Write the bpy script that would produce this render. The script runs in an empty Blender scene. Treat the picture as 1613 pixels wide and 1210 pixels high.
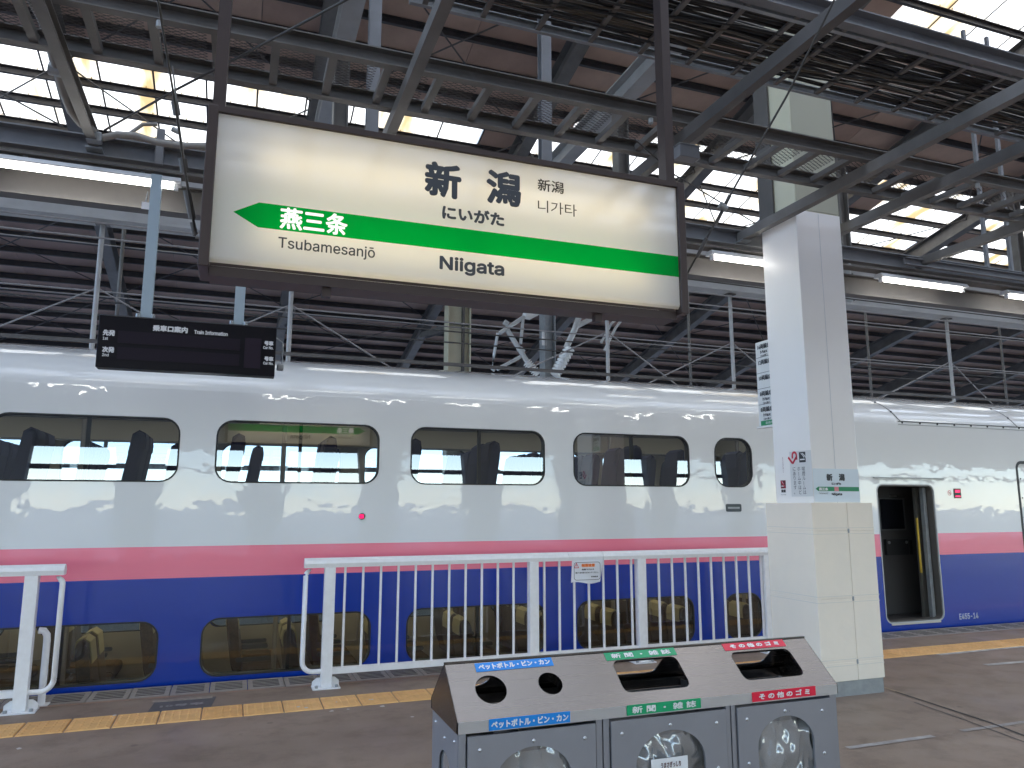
import bpy, bmesh, math, random
from mathutils import Vector, Matrix
from mathutils.geometry import tessellate_polygon
random.seed(7)
R = math.radians
S = bpy.context.scene
COL = S.collection

# ---------------------------------------------------------------- camera
IW, IH, F = 1613.0, 1210.0, 1185.0
PITCH, YAW, CH = R(9.09), R(20.06), 1.75
cam = bpy.data.cameras.new('camera')
cam.sensor_width = 36.0
cam.lens = 36.0 * F / IW
cam.clip_start, cam.clip_end = 0.05, 3000
co = bpy.data.objects.new('camera', cam)
COL.objects.link(co)
co.location = (0, 0, CH)
co.rotation_euler = (R(90) + PITCH, 0, -YAW)
S.camera = co
_cp, _sp, _cy, _sy = math.cos(PITCH), math.sin(PITCH), math.cos(YAW), math.sin(YAW)
FWD = Vector((_sy*_cp, _cy*_cp, _sp)); RGT = Vector((_cy, -_sy, 0)); UPV = RGT.cross(FWD)
CAM = Vector((0, 0, CH))

# ---------------------------------------------------------------- sky, sun, exposure
world = bpy.data.worlds.new('World'); S.world = world; world.use_nodes = True
wn = world.node_tree
sky = wn.nodes.new('ShaderNodeTexSky'); sky.sky_type = 'NISHITA'; sky.sun_disc = False
SUN_EL, SUN_AZ = R(52), R(70)      # azimuth measured from +Y, clockwise
sky.sun_elevation = SUN_EL; sky.sun_rotation = SUN_AZ
sky.air_density = .75; sky.dust_density = .02; sky.ozone_density = 2.2
wn.links.new(sky.outputs[0], wn.nodes['Background'].inputs[0])
wn.nodes['Background'].inputs[1].default_value = 0.15
sun = bpy.data.lights.new('sun', 'SUN'); sun.energy = 1.3; sun.angle = R(20); sun.color = (1, .975, .94)
so = bpy.data.objects.new('sun', sun); COL.objects.link(so)
sd = Vector((math.sin(SUN_AZ)*math.cos(SUN_EL), math.cos(SUN_AZ)*math.cos(SUN_EL), math.sin(SUN_EL)))
so.rotation_euler = (-sd).to_track_quat('-Z', 'Y').to_euler()
S.view_settings.view_transform = 'Standard'
S.view_settings.look = 'None'
S.view_settings.exposure = 2.4
S.view_settings.gamma = 1
S.view_settings.use_curve_mapping = False
S.render.engine = 'CYCLES'
c = S.cycles
c.max_bounces = 9; c.diffuse_bounces = 5; c.glossy_bounces = 4; c.transmission_bounces = 6
c.transparent_max_bounces = 16; c.caustics_reflective = False; c.caustics_refractive = False
c.use_denoising = True; c.sample_clamp_indirect = 6

# ---------------------------------------------------------------- pixel helpers
def ray(x, y):
    return (FWD*F + RGT*(x-IW/2) - UPV*(y-IH/2)).normalized()
def ony(x, y, Y): d = ray(x, y); return CAM + d*(Y/d.y)
def onx(x, y, X): d = ray(x, y); return CAM + d*(X/d.x)
def onz(x, y, z): d = ray(x, y); return CAM + d*((z-CH)/d.z)
def onplane(x, y, p, n): d = ray(x, y); return CAM + d*((p-CAM).dot(n)/d.dot(n))
def proj(p):
    v = Vector(p)-CAM; z = v.dot(FWD)
    if z < .05: return (-9e3, -9e3)
    return (IW/2 + F*v.dot(RGT)/z, IH/2 - F*v.dot(UPV)/z)
def inframe(p, m=40):
    a = proj(p); return -m < a[0] < IW+m and -m < a[1] < IH+m

# ---------------------------------------------------------------- materials
def mat(name, base=(.5, .5, .5), rough=.5, metal=0, noise=None, bump=None, coat=0, spec=None, emit=None, estr=1.0):
    """noise=(scale, amount, dark colour); bump=(scale, strength, distance)"""
    m = bpy.data.materials.new(name); m.use_nodes = True
    t = m.node_tree; b = t.nodes['Principled BSDF']
    b.inputs['Base Color'].default_value = (*base, 1)
    b.inputs['Roughness'].default_value = rough
    b.inputs['Metallic'].default_value = metal
    if coat:
        b.inputs['Coat Weight'].default_value = coat; b.inputs['Coat Roughness'].default_value = .015
    if spec is not None: b.inputs['Specular IOR Level'].default_value = spec
    if emit:
        b.inputs['Emission Color'].default_value = (*emit, 1); b.inputs['Emission Strength'].default_value = estr
    if noise or bump:
        tc = t.nodes.new('ShaderNodeTexCoord')
    if noise:
        sc, am, dark = noise
        n = t.nodes.new('ShaderNodeTexNoise'); n.inputs['Scale'].default_value = sc
        n.inputs['Detail'].default_value = 8; n.inputs['Roughness'].default_value = .62
        t.links.new(tc.outputs['Object'], n.inputs['Vector'])
        r = t.nodes.new('ShaderNodeValToRGB'); r.color_ramp.elements[0].position = .35; r.color_ramp.elements[1].position = .72
        r.color_ramp.elements[0].color = (0, 0, 0, 1); r.color_ramp.elements[1].color = (am, am, am, 1)
        t.links.new(n.outputs['Fac'], r.inputs[0])
        mx = t.nodes.new('ShaderNodeMix'); mx.data_type = 'RGBA'
        mx.inputs['A'].default_value = (*base, 1); mx.inputs['B'].default_value = (*dark, 1)
        t.links.new(r.outputs[0], mx.inputs['Factor']); t.links.new(mx.outputs['Result'], b.inputs['Base Color'])
    if bump:
        sc, st, di = bump
        n2 = t.nodes.new('ShaderNodeTexNoise'); n2.inputs['Scale'].default_value = sc; n2.inputs['Detail'].default_value = 3
        t.links.new(tc.outputs['Object'], n2.inputs['Vector'])
        bp = t.nodes.new('ShaderNodeBump'); bp.inputs['Strength'].default_value = st; bp.inputs['Distance'].default_value = di
        t.links.new(n2.outputs['Fac'], bp.inputs['Height']); t.links.new(bp.outputs[0], b.inputs['Normal'])
        if coat: t.links.new(bp.outputs[0], b.inputs['Coat Normal'])
    return m

def nd(t, kind, **kw):
    n = t.nodes.new(kind)
    for k, v in kw.items(): setattr(n, k, v)
    return n

M = {}
M['steel'] = mat('painted steel', (.175, .165, .155), .55, noise=(3, .8, (.10, .09, .08)))
M['steel_dark'] = mat('dark steel', (.11, .10, .095), .6, noise=(4, .7, (.075, .07, .065)))
M['steel_pale'] = mat('pale painted steel', (.42, .41, .40), .5, noise=(2.5, .6, (.28, .26, .24)))
M['steel_blue'] = mat('blue grey steel', (.215, .22, .235), .45, noise=(3, .7, (.14, .14, .145)))
M['post_blue'] = mat('pale blue post', (.38, .47, .53), .4)
M['galv'] = mat('galvanised steel', (.36, .38, .39), .42, .5, noise=(14, .6, (.24, .25, .26)))
M['wire'] = mat('wire', (.06, .055, .05), .6)
M['wire_pale'] = mat('steel wire', (.30, .28, .27), .5)
M['purlin'] = mat('purlin', (.055, .05, .05), .6, noise=(5, .5, (.12, .10, .095)))
M['board'] = mat('roof board', (.60, .42, .335), .85, noise=(1.4, .8, (.42, .30, .24)))
M['hook'] = mat('hook bolt', (.45, .34, .10), .5)
M['frame_brown'] = mat('bronze frame', (.062, .045, .042), .42, .3)
M['white_col'] = mat('column sheet', (.90, .87, .84), .38, noise=(1.2, .35, (.81, .78, .75)))
M['cream'] = mat('cream paint', (.60, .57, .43), .45, noise=(1.5, .5, (.50, .47, .36)))
M['cream_dark'] = mat('darker olive', (.40, .39, .30), .5)
M['jacket'] = mat('padded jacket', (.92, .82, .69), .45, noise=(2, .4, (.76, .71, .63)), bump=(5, .25, .02))
M['seam'] = mat('seam', (.74, .69, .61), .6)
M['alu_white'] = mat('white coated aluminium', (.84, .84, .85), .32, noise=(16, .35, (.66, .64, .62)))
M['black'] = mat('black plastic', (.012, .012, .014), .35)
M['rubber'] = mat('rubber gasket', (.015, .015, .016), .5)
M['ink'] = mat('ink', (.032, .036, .042), .45)
M['ink_thin'] = mat('thin ink', (.05, .045, .042), .45)
M['white_ink'] = mat('white print', (.8, .8, .8), .45)
M['red_ink'] = mat('red print', (.55, .02, .05), .45)
M['pink_ink'] = mat('pink print', (.75, .28, .30), .45)
M['orange_ink'] = mat('orange print', (.75, .17, .02), .45)
M['green_ink'] = mat('green print', (.015, .25, .10), .45)
M['stk_blue'] = mat('blue sticker', (.0, .235, .72), .35)
M['stk_green'] = mat('green sticker', (.0, .34, .135), .35)
M['stk_red'] = mat('red sticker', (.76, .006, .045), .35)
M['paper'] = mat('paper', (.78, .79, .80), .6)
M['vinyl'] = mat('sheet', (.72, .73, .72), .4)
M['disp'] = mat('display case', (.008, .007, .011), .3, spec=.18)
M['led'] = mat('led panel', (.016, .011, .019), .5, spec=.2)
M['lampbody'] = mat('lamp batten', (.72, .73, .74), .4)
M['tube'] = mat('lit tube', (.9, .9, .9), .3, emit=(1, .98, .92), estr=5.0)
M['insul'] = mat('porcelain', (.88, .88, .87), .2)
M['arm'] = mat('galvanised arm', (.66, .67, .67), .4, noise=(8, .5, (.5, .5, .5)))
M['pipe'] = mat('conduit', (.33, .31, .28), .6, noise=(6, .6, (.24, .22, .2)))
M['cable'] = mat('cable', (.018, .017, .017), .55)
M['cable2'] = mat('cable grey', (.10, .085, .065), .55)
M['ballast'] = mat('track bed', (.27, .28, .295), .9, noise=(3, .8, (.19, .195, .20)))
M['concrete'] = mat('concrete', (.36, .35, .33), .8, noise=(1.5, .6, (.26, .25, .235)))
M['clad'] = mat('cladding', (.22, .21, .20), .6)
M['navy'] = mat('navy seat', (.014, .024, .10), .85, bump=(60, .5, .01))
M['brown_seat'] = mat('brown seat', (.16, .12, .08), .8, noise=(40, .8, (.07, .05, .035)))
M['cover'] = mat('headrest cover', (.66, .60, .36), .7)
M['cream_in'] = mat('cream lining', (.66, .63, .53), .5)
M['dark_in'] = mat('dark lining', (.045, .043, .042), .5)
M['yellow_bar'] = mat('yellow rail', (.52, .33, .015), .35)
M['door_in'] = mat('vestibule panel', (.075, .072, .072), .35)
M['red_lens'] = mat('red lens', (.6, .0, .06), .25, emit=(1, .0, .12), estr=.25)
M['bag'] = None
M['bin_dark'] = mat('bin inside', (.28, .27, .26), .4, .6)
M['rivet'] = mat('rivet', (.55, .55, .56), .28, 1)
M['grate'] = mat('cast edge plate', (.33, .30, .265), .75, noise=(12, .8, (.22, .20, .175)))
M['slot'] = mat('slot', (.03, .028, .026), .9)
M['line_white'] = mat('worn white paint', (.55, .53, .50), .7, noise=(7, .9, (.20, .185, .175)))
M['line_grey'] = mat('worn grey paint', (.44, .42, .40), .75, noise=(9, .9, (.25, .215, .19)))

def asphalt():
    m = mat('asphalt', (.085, .076, .071), .72); t = m.node_tree; b = t.nodes['Principled BSDF']
    tc = nd(t, 'ShaderNodeTexCoord')
    n = nd(t, 'ShaderNodeTexNoise'); n.inputs['Scale'].default_value = .55; n.inputs['Detail'].default_value = 7; n.inputs['Roughness'].default_value = .6
    mp = nd(t, 'ShaderNodeMapping'); mp.inputs['Scale'].default_value = (.45, 1.3, 1)
    t.links.new(tc.outputs['Object'], mp.inputs[0]); t.links.new(mp.outputs[0], n.inputs['Vector'])
    r = nd(t, 'ShaderNodeValToRGB'); e = r.color_ramp.elements
    e[0].position = .3; e[0].color = (.232, .170, .128, 1); e[1].position = .7; e[1].color = (.365, .275, .208, 1)
    t.links.new(n.outputs['Fac'], r.inputs[0])
    f = nd(t, 'ShaderNodeTexNoise'); f.inputs['Scale'].default_value = 140; f.inputs['Detail'].default_value = 2
    t.links.new(tc.outputs['Object'], f.inputs['Vector'])
    mx = nd(t, 'ShaderNodeMix', data_type='RGBA', blend_type='MULTIPLY'); mx.inputs['Factor'].default_value = .5
    r2 = nd(t, 'ShaderNodeValToRGB'); r2.color_ramp.elements[0].color = (.55, .55, .55, 1); r2.color_ramp.elements[0].position = .3
    t.links.new(f.outputs['Fac'], r2.inputs[0]); t.links.new(r.outputs[0], mx.inputs['A']); t.links.new(r2.outputs[0], mx.inputs['B'])
    v = nd(t, 'ShaderNodeTexVoronoi'); v.inputs['Scale'].default_value = 2.3; t.links.new(tc.outputs['Object'], v.inputs['Vector'])
    rv = nd(t, 'ShaderNodeValToRGB'); rv.color_ramp.elements[0].position = .045; rv.color_ramp.elements[0].color = (.45, .43, .42, 1); rv.color_ramp.elements[1].position = .075; rv.color_ramp.elements[1].color = (1, 1, 1, 1)
    t.links.new(v.outputs['Distance'], rv.inputs[0])
    st = nd(t, 'ShaderNodeTexNoise'); st.inputs['Scale'].default_value = 3.2; st.inputs['Detail'].default_value = 9; st.inputs['Roughness'].default_value = .7; t.links.new(tc.outputs['Object'], st.inputs['Vector'])
    rs = nd(t, 'ShaderNodeValToRGB'); rs.color_ramp.elements[0].position = .36; rs.color_ramp.elements[0].color = (.62, .60, .58, 1); rs.color_ramp.elements[1].position = .52; rs.color_ramp.elements[1].color = (1, 1, 1, 1)
    t.links.new(st.outputs['Fac'], rs.inputs[0])
    m3 = nd(t, 'ShaderNodeMix', data_type='RGBA', blend_type='MULTIPLY'); m3.inputs['Factor'].default_value = .55
    m4 = nd(t, 'ShaderNodeMix', data_type='RGBA', blend_type='MULTIPLY'); m4.inputs['Factor'].default_value = .6
    t.links.new(mx.outputs['Result'], m3.inputs['A']); t.links.new(rv.outputs[0], m3.inputs['B']); t.links.new(m3.outputs['Result'], m4.inputs['A']); t.links.new(rs.outputs[0], m4.inputs['B'])
    t.links.new(m4.outputs['Result'], b.inputs['Base Color'])
    bp = nd(t, 'ShaderNodeBump'); bp.inputs['Strength'].default_value = .5; bp.inputs['Distance'].default_value = .004
    t.links.new(f.outputs['Fac'], bp.inputs['Height']); t.links.new(bp.outputs[0], b.inputs['Normal'])
    n3 = nd(t, 'ShaderNodeTexNoise'); n3.inputs['Scale'].default_value = 1.3
    t.links.new(tc.outputs['Object'], n3.inputs['Vector'])
    r3 = nd(t, 'ShaderNodeMapRange'); r3.inputs[1].default_value = .3; r3.inputs[2].default_value = .7; r3.inputs[3].default_value = .42; r3.inputs[4].default_value = .8
    t.links.new(n3.outputs['Fac'], r3.inputs[0]); t.links.new(r3.outputs[0], b.inputs['Roughness'])
    return m
M['asphalt'] = asphalt()
M['tactile'] = mat('tactile tile', (.78, .45, .165), .7, noise=(9, .75, (.58, .33, .125)))

def paint():
    m = mat('train paint', (.7, .7, .7), .25, coat=1.0, bump=(1.7, .16, .03)); t = m.node_tree; b = t.nodes['Principled BSDF']
    g = nd(t, 'ShaderNodeNewGeometry'); s = nd(t, 'ShaderNodeSeparateXYZ'); t.links.new(g.outputs['Position'], s.inputs[0])
    r = nd(t, 'ShaderNodeValToRGB'); r.color_ramp.interpolation = 'CONSTANT'; e = r.color_ramp.elements
    mr = nd(t, 'ShaderNodeMapRange'); mr.inputs[1].default_value = 0; mr.inputs[2].default_value = 4
    t.links.new(s.outputs[2], mr.inputs[0]); t.links.new(mr.outputs[0], r.inputs[0])
    e[0].position = 0; e[0].color = (.0, .034, .33, 1)
    e[1].position = 1.005/4; e[1].color = (.88, .205, .29, 1)
    x = e.new(1.325/4); x.color = (.70, .715, .715, 1)
    t.links.new(r.outputs[0], b.inputs['Base Color'])
    return m
M['paint'] = paint()
M['paint_white'] = mat('train white', (.70, .715, .715), .3, coat=.55)

def glass(name, tint, boost=1.0, rough=0.0):
    m = bpy.data.materials.new(name); m.use_nodes = True; t = m.node_tree; t.nodes.clear()
    o = nd(t, 'ShaderNodeOutputMaterial'); mx = nd(t, 'ShaderNodeMixShader')
    tr = nd(t, 'ShaderNodeBsdfTransparent'); tr.inputs[0].default_value = (*tint, 1)
    gl = nd(t, 'ShaderNodeBsdfGlossy'); gl.inputs['Roughness'].default_value = rough
    fr = nd(t, 'ShaderNodeFresnel'); fr.inputs[0].default_value = 1.5
    ma = nd(t, 'ShaderNodeMath', operation='MULTIPLY'); ma.inputs[1].default_value = boost; ma.use_clamp = True
    t.links.new(fr.outputs[0], ma.inputs[0]); t.links.new(ma.outputs[0], mx.inputs[0])
    t.links.new(tr.outputs[0], mx.inputs[1]); t.links.new(gl.outputs[0], mx.inputs[2]); t.links.new(mx.outputs[0], o.inputs[0])
    return m
M['glass'] = glass('window glass', (.64, .69, .73), 6.0)
M['glass_low'] = glass('lower window glass', (.58, .58, .50), 3.0)

def skylight():
    m = bpy.data.materials.new('skylight sheet'); m.use_nodes = True; t = m.node_tree; t.nodes.clear()
    o = nd(t, 'ShaderNodeOutputMaterial'); mx = nd(t, 'ShaderNodeMixShader'); mx.inputs[0].default_value = .85
    tr = nd(t, 'ShaderNodeBsdfTransparent'); tl = nd(t, 'ShaderNodeBsdfTranslucent')
    tc = nd(t, 'ShaderNodeTexCoord'); n = nd(t, 'ShaderNodeTexNoise'); n.inputs['Scale'].default_value = 1.1; n.inputs['Detail'].default_value = 4
    g = nd(t, 'ShaderNodeNewGeometry')
    mp = nd(t, 'ShaderNodeMapping'); mp.inputs['Scale'].default_value = (1.5, .35, .3)
    t.links.new(g.outputs['Position'], mp.inputs[0]); t.links.new(mp.outputs[0], n.inputs['Vector'])
    r = nd(t, 'ShaderNodeValToRGB'); e = r.color_ramp.elements
    e[0].position = .36; e[0].color = (.66, .52, .32, 1); e[1].position = .47; e[1].color = (.97, .905, .79, 1)
    t.links.new(n.outputs['Fac'], r.inputs[0]); t.links.new(r.outputs[0], tr.inputs[0]); t.links.new(r.outputs[0], tl.inputs[0])
    t.links.new(tr.outputs[0], mx.inputs[1]); t.links.new(tl.outputs[0], mx.inputs[2]); t.links.new(mx.outputs[0], o.inputs[0])
    return m
M['skylight'] = skylight()

def steel_brushed():
    m = mat('brushed stainless', (.20, .178, .16), .3, 1); t = m.node_tree; b = t.nodes['Principled BSDF']
    tc = nd(t, 'ShaderNodeTexCoord'); mp = nd(t, 'ShaderNodeMapping'); mp.inputs['Scale'].default_value = (2, 260, 260)
    n = nd(t, 'ShaderNodeTexNoise'); n.inputs['Scale'].default_value = 1; n.inputs['Detail'].default_value = 3
    t.links.new(tc.outputs['Object'], mp.inputs[0]); t.links.new(mp.outputs[0], n.inputs['Vector'])
    mr = nd(t, 'ShaderNodeMapRange'); mr.inputs[3].default_value = .17; mr.inputs[4].default_value = .33
    t.links.new(n.outputs['Fac'], mr.inputs[0]); t.links.new(mr.outputs[0], b.inputs['Roughness'])
    bp = nd(t, 'ShaderNodeBump'); bp.inputs['Strength'].default_value = .06; bp.inputs['Distance'].default_value = .001
    t.links.new(n.outputs['Fac'], bp.inputs['Height']); t.links.new(bp.outputs[0], b.inputs['Normal'])
    return m
M['stainless'] = steel_brushed()
M['bin_panel'] = mat('bin panel', (.30, .305, .335), .36, .5, noise=(6, .35, (.25, .255, .275)))

def acrylic(name, colr):
    m = bpy.data.materials.new(name); m.use_nodes = True; t = m.node_tree; t.nodes.clear()
    o = nd(t, 'ShaderNodeOutputMaterial'); a = nd(t, 'ShaderNodeAddShader')
    mx = nd(t, 'ShaderNodeMixShader'); mx.inputs[0].default_value = .5
    d = nd(t, 'ShaderNodeBsdfDiffuse'); d.inputs[0].default_value = (*colr, 1)
    tl = nd(t, 'ShaderNodeBsdfTranslucent'); tl.inputs[0].default_value = (*colr, 1)
    t.links.new(d.outputs[0], mx.inputs[1]); t.links.new(tl.outputs[0], mx.inputs[2])
    gl = nd(t, 'ShaderNodeBsdfGlossy'); gl.inputs['Roughness'].default_value = .06
    fr = nd(t, 'ShaderNodeFresnel'); fr.inputs[0].default_value = 1.45
    m2 = nd(t, 'ShaderNodeMixShader')
    t.links.new(fr.outputs[0], m2.inputs[0]); t.links.new(mx.outputs[0], m2.inputs[1]); t.links.new(gl.outputs[0], m2.inputs[2])
    t.links.new(m2.outputs[0], o.inputs[0])
    return m
M['acr_white'] = acrylic('white acrylic', (.97, .97, .95))
M['acr_green'] = acrylic('green acrylic', (.0, .46, .065))
M['acr_text'] = mat('lit white print', (.8, .8, .76), .4, emit=(1, .95, .82), estr=.16)

def bag():
    m = bpy.data.materials.new('clear bag'); m.use_nodes = True; t = m.node_tree; t.nodes.clear()
    o = nd(t, 'ShaderNodeOutputMaterial'); mx = nd(t, 'ShaderNodeMixShader'); m2 = nd(t, 'ShaderNodeMixShader')
    tr = nd(t, 'ShaderNodeBsdfTransparent'); tr.inputs[0].default_value = (.93, .94, .95, 1)
    d = nd(t, 'ShaderNodeBsdfDiffuse'); d.inputs[0].default_value = (.75, .76, .78, 1)
    gl = nd(t, 'ShaderNodeBsdfGlossy'); gl.inputs['Roughness'].default_value = .08
    fr = nd(t, 'ShaderNodeFresnel'); fr.inputs[0].default_value = 1.7
    mr = nd(t, 'ShaderNodeMapRange'); mr.inputs[1].default_value = .04; mr.inputs[2].default_value = .5; mr.inputs[3].default_value = .16; mr.inputs[4].default_value = .9
    mx.inputs[0].default_value = .30
    t.links.new(fr.outputs[0], mr.inputs[0]); t.links.new(mr.outputs[0], m2.inputs[0])
    t.links.new(tr.outputs[0], mx.inputs[1]); t.links.new(d.outputs[0], mx.inputs[2])
    t.links.new(mx.outputs[0], m2.inputs[1]); t.links.new(gl.outputs[0], m2.inputs[2]); t.links.new(m2.outputs[0], o.inputs[0])
    return m
M['bag'] = bag()

# ---------------------------------------------------------------- mesh helpers
class MB:
    def __init__(s): s.v = []; s.f = []; s.smooth = []
    def add(s, vs, fs, smooth=False):
        o = len(s.v); s.v += [tuple(x) for x in vs]; s.f += [tuple(i+o for i in f) for f in fs]; s.smooth += [smooth]*len(fs)
        return s
    def box(s, a, b):
        (x0, y0, z0), (x1, y1, z1) = a, b
        x0, x1 = min(x0, x1), max(x0, x1); y0, y1 = min(y0, y1), max(y0, y1); z0, z1 = min(z0, z1), max(z0, z1)
        return s.add([(x0,y0,z0),(x1,y0,z0),(x1,y1,z0),(x0,y1,z0),(x0,y0,z1),(x1,y0,z1),(x1,y1,z1),(x0,y1,z1)],
                     [(0,3,2,1),(4,5,6,7),(0,1,5,4),(1,2,6,5),(2,3,7,6),(3,0,4,7)])
    def frame(s, p0, p1, up):
        p0, p1 = Vector(p0), Vector(p1); d = (p1-p0).normalized(); u = Vector(up)
        sd = d.cross(u)
        if sd.length < 1e-4: sd = d.cross(Vector((1, 0, 0)))
        sd.normalize(); u = sd.cross(d).normalized()
        return p0, p1, sd, u
    def sect(s, p0, p1, poly, up=(0, 0, 1)):
        p0, p1, sd, u = s.frame(p0, p1, up); n = len(poly)
        vs = [p0+sd*a+u*b for a, b in poly] + [p1+sd*a+u*b for a, b in poly]
        fs = [(i, (i+1) % n, n+(i+1) % n, n+i) for i in range(n)]
        tri = tessellate_polygon([[Vector((a, b, 0)) for a, b in poly]])
        fs += [tuple(t) for t in tri] + [tuple(n+i for i in reversed(t)) for t in tri]
        return s.add(vs, fs)
    def bar(s, p0, p1, w, h, up=(0, 0, 1)):
        return s.sect(p0, p1, [(-w/2,-h/2),(w/2,-h/2),(w/2,h/2),(-w/2,h/2)], up)
    def ibeam(s, p0, p1, w, h, tf=.02, tw=.014, up=(0, 0, 1)):
        a, b = w/2, h/2
        return s.sect(p0, p1, [(-a,-b),(a,-b),(a,-b+tf),(tw/2,-b+tf),(tw/2,b-tf),(a,b-tf),(a,b),(-a,b),(-a,b-tf),(-tw/2,b-tf),(-tw/2,-b+tf),(-a,-b+tf)], up)
    def chan(s, p0, p1, w, h, t=.012, up=(0, 0, 1)):
        a, b = w/2, h/2
        return s.sect(p0, p1, [(-a,-b),(a,-b),(a,-b+t),(-a+t,-b+t),(-a+t,b-t),(a,b-t),(a,b),(-a,b)], up)
    def tube(s, pts, r, n=8, caps=True):
        pts = [Vector(p) for p in pts]; rs = r if isinstance(r, (list, tuple)) else [r]*len(pts)
        ref = Vector((0, 0, 1)); rings = []
        for i, p in enumerate(pts):
            d = (pts[min(i+1, len(pts)-1)]-pts[max(i-1, 0)]).normalized()
            a = d.cross(ref)
            if a.length < .05: a = d.cross(Vector((1, 0, 0)))
            a.normalize(); b = a.cross(d)
            rings.append([p+(a*math.cos(2*math.pi*k/n)+b*math.sin(2*math.pi*k/n))*rs[i] for k in range(n)])
        vs = [v for q in rings for v in q]
        fs = [(i*n+k, i*n+(k+1) % n, (i+1)*n+(k+1) % n, (i+1)*n+k) for i in range(len(pts)-1) for k in range(n)]
        s.add(vs, fs, True)
        if caps:
            s.add(rings[0], [tuple(range(n))]); s.add(rings[-1], [tuple(reversed(range(n)))])
        return s
    def poly(s, loops, fn, depth=None):
        """planar polygon with holes; fn maps (u, v, d) to 3D"""
        flat = [p for l in loops for p in l]
        tri = tessellate_polygon([[Vector((a, b, 0)) for a, b in l] for l in loops])
        s.add([fn(a, b, 0) for a, b in flat], tri)
        if depth:
            s.add([fn(a, b, depth) for a, b in flat], [tuple(reversed(t)) for t in tri])
            o = 0
            for l in loops:
                n = len(l)
                s.add([fn(a, b, 0) for a, b in l]+[fn(a, b, depth) for a, b in l], [(i, (i+1) % n, n+(i+1) % n, n+i) for i in range(n)])
        return s
    def mesh(s, name):
        me = bpy.data.meshes.new(name); me.from_pydata([tuple(v) for v in s.v], [], s.f)
        me.polygons.foreach_set('use_smooth', s.smooth); me.update()
        return me
    def build(s, name, m, parent=None, **kw):
        me = s.mesh(name); return link(name, me, m, parent, **kw)

def wloc(p):
    off = Vector((0, 0, 0))
    while p: off += Vector(p.location); p = p.parent
    return off
def link(name, me, m, parent=None, bevel=0, at=None):
    """mesh in world coordinates (at=None) or in its own coordinates placed at the world point at"""
    if m is not None and not me.materials: me.materials.append(M[m] if isinstance(m, str) else m)
    o = bpy.data.objects.new(name, me); COL.objects.link(o)
    if parent: o.parent = parent
    o.location = (Vector(at) if at is not None else Vector((0, 0, 0))) - wloc(parent)
    if bevel:
        b = o.modifiers.new('bevel', 'BEVEL'); b.width = bevel; b.segments = 2; b.limit_method = 'ANGLE'
    return o
def fixn(o):
    bm = bmesh.new(); bm.from_mesh(o.data); bmesh.ops.recalc_face_normals(bm, faces=bm.faces); bm.to_mesh(o.data); bm.free(); return o
def tag(o, label=None, cat=None, group=None, kind=None):
    if label: o['label'] = label
    if cat: o['category'] = cat
    if group: o['group'] = group
    if kind: o['kind'] = kind
    return o
def thing(name, label, cat, loc=(0, 0, 0), group=None):
    o = bpy.data.objects.new(name, None); COL.objects.link(o); o.location = loc; o.empty_display_size = .1
    return tag(o, label, cat, group)
def rrect(x0, x1, z0, z1, r, n=6):
    out = []
    for cx, cz, a0 in ((x1-r, z0+r, -90), (x1-r, z1-r, 0), (x0+r, z1-r, 90), (x0+r, z0+r, 180)):
        for k in range(n+1):
            a = R(a0+90*k/n); out.append((cx+r*math.cos(a), cz+r*math.sin(a)))
    return out

# ---------------------------------------------------------------- lettering
FONT = None
try:
    import os
    FONT = bpy.data.fonts.load(os.path.join(bpy.utils.system_resource('DATAFILES'), 'fonts', 'Inter.woff2'))
except Exception:
    FONT = None
_tx = {}
def glyphs(body, latin):
    k = (body, latin)
    if k in _tx: return _tx[k]
    cu = bpy.data.curves.new('text', 'FONT'); cu.body = body; cu.size = 1; cu.resolution_u = 2
    if FONT and latin: cu.font = FONT
    ob = bpy.data.objects.new('text', cu); COL.objects.link(ob)
    dg = bpy.context.evaluated_depsgraph_get(); me = bpy.data.meshes.new_from_object(ob.evaluated_get(dg))
    vs = [v.co.copy() for v in me.vertices]; fs = [tuple(p.vertices) for p in me.polygons]
    bpy.data.objects.remove(ob); bpy.data.curves.remove(cu); bpy.data.meshes.remove(me)
    _tx[k] = (vs, fs); return vs, fs
def text(body, m, parent, cen, u, v, w, h, bold=0.0, name='lettering', rot=0, nrm=None, lift=.0012):
    """lettering fitted to a w x h box centred at cen, reading along u with v up"""
    latin = all(ord(ch) < 0x3000 and not (0xAC00 <= ord(ch) <= 0xD7A3) for ch in body) and ord(body[0]) < 0x3000
    vs, fs = glyphs(body, latin)
    if rot: vs = [Vector((q.y, -q.x, 0)) for q in vs]
    x0, x1 = min(q.x for q in vs), max(q.x for q in vs); y0, y1 = min(q.y for q in vs), max(q.y for q in vs)
    u, v = Vector(u).normalized(), Vector(v).normalized(); n = nrm or u.cross(v).normalized()
    b = MB(); cen = Vector(cen); sx = w/max(x1-x0, 1e-6); sy = h/max(y1-y0, 1e-6)
    offs = [(0, 0)] if not bold else [(bold*math.cos(k*math.pi/4), bold*math.sin(k*math.pi/4)) for k in range(8)]
    for i, (ox, oy) in enumerate(offs):
        b.add([cen + u*((q.x-(x0+x1)/2)*sx*(1-2*bold/w)+ox) + v*((q.y-(y0+y1)/2)*sy*(1-2*bold/h)+oy) + n*(lift+i*.00008) for q in vs], fs)
    return b.build(name, m, parent)
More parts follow.
